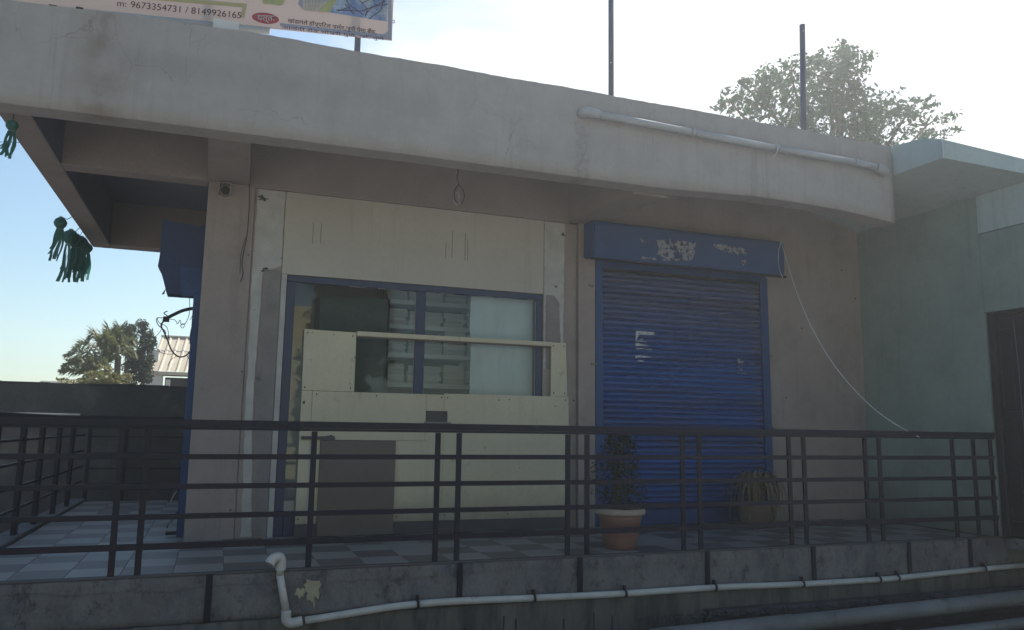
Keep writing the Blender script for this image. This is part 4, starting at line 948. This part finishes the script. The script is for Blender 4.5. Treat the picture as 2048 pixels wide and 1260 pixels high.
def cloud(cs, seed, dens=1.):
    g = np.random.default_rng(seed); out = []
    for cx, cy, cz, rx, ry, rz, n in cs:
        n = int(n*dens); d = g.normal(size=(n, 3)); d /= np.linalg.norm(d, axis=1)[:, None]; r = g.uniform(.25, 1, n)**(1/2.2)
        p = d*r[:, None]*np.array([rx, ry, rz]); k = g.integers(0, max(6, n//26), n)
        tw = np.clip(g.normal(size=(n//20+10, 3)), -1.5, 1.5)*np.array([rx, ry, rz])*.55
        # gather most leaves on twigs so gaps stay open
        p = np.where((g.random(n) < .72)[:, None], tw[k % len(tw)]+np.clip(g.normal(size=(n, 3)), -2, 2)*np.array([rx, ry, rz])*.13, p)
        out.append(p+np.array([cx, cy, cz]))
    return np.concatenate(out)
def tree(name, label, base, cs, size, mname, seed, trunk_r=.12, aspect=2.2, droop=.4, group=None, cat='tree', dens=1.):
    t_ = thing(name, label, cat, base, group); base = Vector(base)
    zm = min(c[2] for c in cs); ctr = Vector((sum(c[0] for c in cs)/len(cs), sum(c[1] for c in cs)/len(cs), zm))
    b = bm_(); fork = base+(ctr-base)*.75; fork.z = base.z+(zm-base.z)*.75
    tube(b, smoothpath([base, base+(fork-base)*.5+Vector((.06, .03, 0)), fork], 4), [trunk_r]*4+[trunk_r*.85]*4+[trunk_r*.7], 9); obj('trunk', b, M['bark'], t_)
    q = random.Random(seed)
    for c in cs:
        e_ = Vector(c[:3]); b = bm_(); m_ = (fork+e_)/2+Vector((q.uniform(-.1, .1), q.uniform(-.1, .1), .1))*c[3]
        P_ = smoothpath([fork, m_, e_], 4); tube(b, P_, [trunk_r*.5*(1-.8*i/(len(P_)-1)) for i in range(len(P_))], 6)
        for k in range(7):
            d = Vector((q.gauss(0, 1)*c[3], q.gauss(0, 1)*c[4], q.gauss(.3, 1)*c[5]))*.38; P2 = smoothpath([e_, e_+d*.5+Vector((0, 0, .06)), e_+d], 3); tube(b, P2, [trunk_r*.12*(1-.7*i/(len(P2)-1)) for i in range(len(P2))], 4)
        obj('branch', b, M['bark'], t_)
    obj('crown', leaves(cloud(cs, seed, dens), size, mname, droop, aspect, seed), None, t_, kind='stuff')
    return t_
TY = 16.5; ppm = lambda p: p.length/FPX
def blob(px, py, rpx, rpy, n, Y=TY, dy=.9):
    p = onY(px, py, Y); s = p.length/FPX; return (p.x, p.y+random.uniform(-.5, .5)*dy, p.z, rpx*s, dy, rpy*s, n)
cs = [blob(1560, 160, 32, 34, 620), blob(1500, 195, 42, 32, 900), blob(1530, 240, 60, 28, 850), blob(1440, 215, 32, 12, 160), blob(1665, 130, 28, 38, 720), blob(1695, 125, 26, 26, 430), blob(1655, 190, 40, 45, 1500),
      blob(1600, 215, 30, 40, 500), blob(1690, 235, 50, 35, 1300), blob(1780, 225, 42, 22, 620), blob(1830, 212, 34, 12, 220), blob(1760, 262, 60, 26, 1000), blob(1845, 255, 45, 20, 420), blob(1885, 270, 22, 10, 80), blob(1580, 262, 60, 24, 600), blob(1640, 290, 90, 30, 900)]
p = onY(1640, 300, TY)
tree('leafy_tree', 'leafy broad crowned tree rising behind the roof at the right', (p.x, TY, GZ), cs, .14, 'leaf', 21, .22, 2.0, .55, dens=.95)
# trees behind the boundary wall at the left
def fblob(px, py, rpx, rpy, n, Y): return blob(px, py, rpx, rpy, n, Y, .5)
Y1 = 23.5
p = onY(262, 768, Y1)
tree('dark_tree', 'dark dense slender tree behind the wall, left of the two beside the hut', (p.x, Y1, GZ), [fblob(259, 668, 12, 20, 330, Y1), fblob(252, 692, 14, 20, 420, Y1), fblob(264, 735, 18, 34, 1100, Y1)], .12, 'leaf_dark', 31, .08, 3.2, -.5, 'dark trees behind the boundary wall')
p = onY(292, 768, Y1)
tree('dark_tree', 'dark dense tree behind the wall directly beside the hut', (p.x, Y1+.4, GZ), [fblob(283, 655, 15, 18, 330, Y1+.4), fblob(296, 678, 14, 20, 450, Y1+.4), fblob(288, 722, 18, 40, 1500, Y1+.4)], .12, 'leaf_dark', 32, .08, 3.2, -.5, 'dark trees behind the boundary wall')
def palm(px, py, Y, s, lab, fr, seed):
    c = onY(px, py, Y); t_ = thing('palm_tree', lab, 'palm', (c.x, Y, GZ), 'palms behind the boundary wall'); q = random.Random(seed)
    b = bm_(); tube(b, smoothpath([(c.x, Y, GZ), (c.x+.05, Y, (GZ+c.z)/2), c], 5), [.10]*5+[.08]*6, 9); obj('trunk', b, M['bark'], t_)
    for az, el, ln in fr:
        ln *= s*.95; a = R(az); d = Vector((math.cos(a), math.sin(a), 0)); h = math.sin(R(el))*ln; w = math.cos(R(el))*ln
        P_ = smoothpath([c, c+d*w*.35+Vector((0, 0, h*.55)), c+d*w*.72+Vector((0, 0, h*.72)), c+d*w+Vector((0, 0, h*.45))], 7)
        b = bm_(); tube(b, P_, [.016*(1-.8*i/(len(P_)-1)) for i in range(len(P_))], 5)
        n = len(P_)
        for i in range(2, n):
            for k in range(3):
                for sg_ in (-1, 1):
                    f = i/(n-1); p = P_[i-1]+(P_[i]-P_[i-1])*(k/3); tdir = (P_[i]-P_[i-1]).normalized(); sd_ = tdir.cross(Vector((0, 0, 1))).normalized()*sg_
                    L2 = (.34*math.sin(math.pi*(.15+.8*f))+.05)*s; tip = p+sd_*L2*.55+tdir*L2*.55+Vector((q.uniform(-.04, .04), q.uniform(-.04, .04), q.uniform(-.22, .14)*L2/.3)); m_ = (p+tip)/2+Vector((0, 0, .03)); wv = tdir*.013
                    v1, v2, v3, v4, v5 = [b.verts.new(x_) for x_ in (p-wv, p+wv, m_+wv*1.3, tip, m_-wv*1.3)]
                    b.faces.new((v1, v2, v3, v5)); b.faces.new((v5, v3, v4))
        obj('frond', b, M['frond'], t_)
palm(215, 728, 22.2, 1.0, 'palm with arching feathery fronds behind the wall, left of the dark trees', [(180, 62, 1.25), (165, 38, 1.2), (200, 20, 1.1), (95, 78, 1.3), (20, 75, 1.25), (10, 40, .9), (130, 85, 1.0), (190, 5, .9), (260, 60, .9), (320, 55, .8), (60, 60, 1.1), (235, 70, 1.0)], 1)
palm(236, 712, 23.0, .85, 'upright palm behind the wall, touching the dark trees', [(170, 75, 1.2), (100, 82, 1.3), (20, 78, 1.2), (200, 50, 1.0), (340, 50, .9), (60, 70, 1.2), (130, 85, 1.2)], 2)
palm(180, 752, 21.5, .8, 'low palm with drooping fronds at the left of the trees', [(180, 35, 1.0), (160, 55, 1.0), (200, 15, .9), (90, 80, .7), (10, 50, .8), (250, 45, .8), (300, 50, .7)], 3)
p = onY(215, 760, 20.5)
tree('yellow_green_bush', 'sunlit yellow green bush just above the boundary wall', (p.x, 20.5, GZ), [fblob(200, 756, 30, 12, 500, 20.5), fblob(235, 760, 24, 10, 350, 20.5), fblob(160, 765, 34, 6, 250, 20.5), fblob(212, 742, 16, 10, 160, 20.5)], .11, 'leaf_yel', 41, .06, 2.4, .1, cat='bush')

# ------------------------------------------------------------------ across the yard, behind the viewer (seen in the window glass)
yb = boxo('yellow_house', -9, 3.0, -16, -12, GZ, 4.0, M['yellow'], None, .02); yb['label'] = 'yellow house across the road, reflected in the left window pane'; yb['category'] = 'building'
for x in (-7, -4, -1.2):
    wf = boxo('window', x, x+1.2, -12.01, -11.96, -.6, .9, M['white'], yb, .01); boxo('pane', x+.08, x+1.12, -11.958, -11.95, -.5, .8, M['darkroom'], wf, 0)
cs = [(3.1, -5.2, 3.5, .95, 1.4, 1.1, 3500), (3.0, -5.0, 2.2, 1.0, 1.2, .9, 3000), (2.6, -5.0, 1.0, .8, 1.1, .9, 2200), (2.5, -5.2, 0, .7, 1, .8, 1500)]
tree('roadside_tree', 'dense roadside tree across the yard, reflected in the window', (3.1, -5.3, GZ), cs, .22, 'leaf_dark', 51, .2, 1.8, .3)
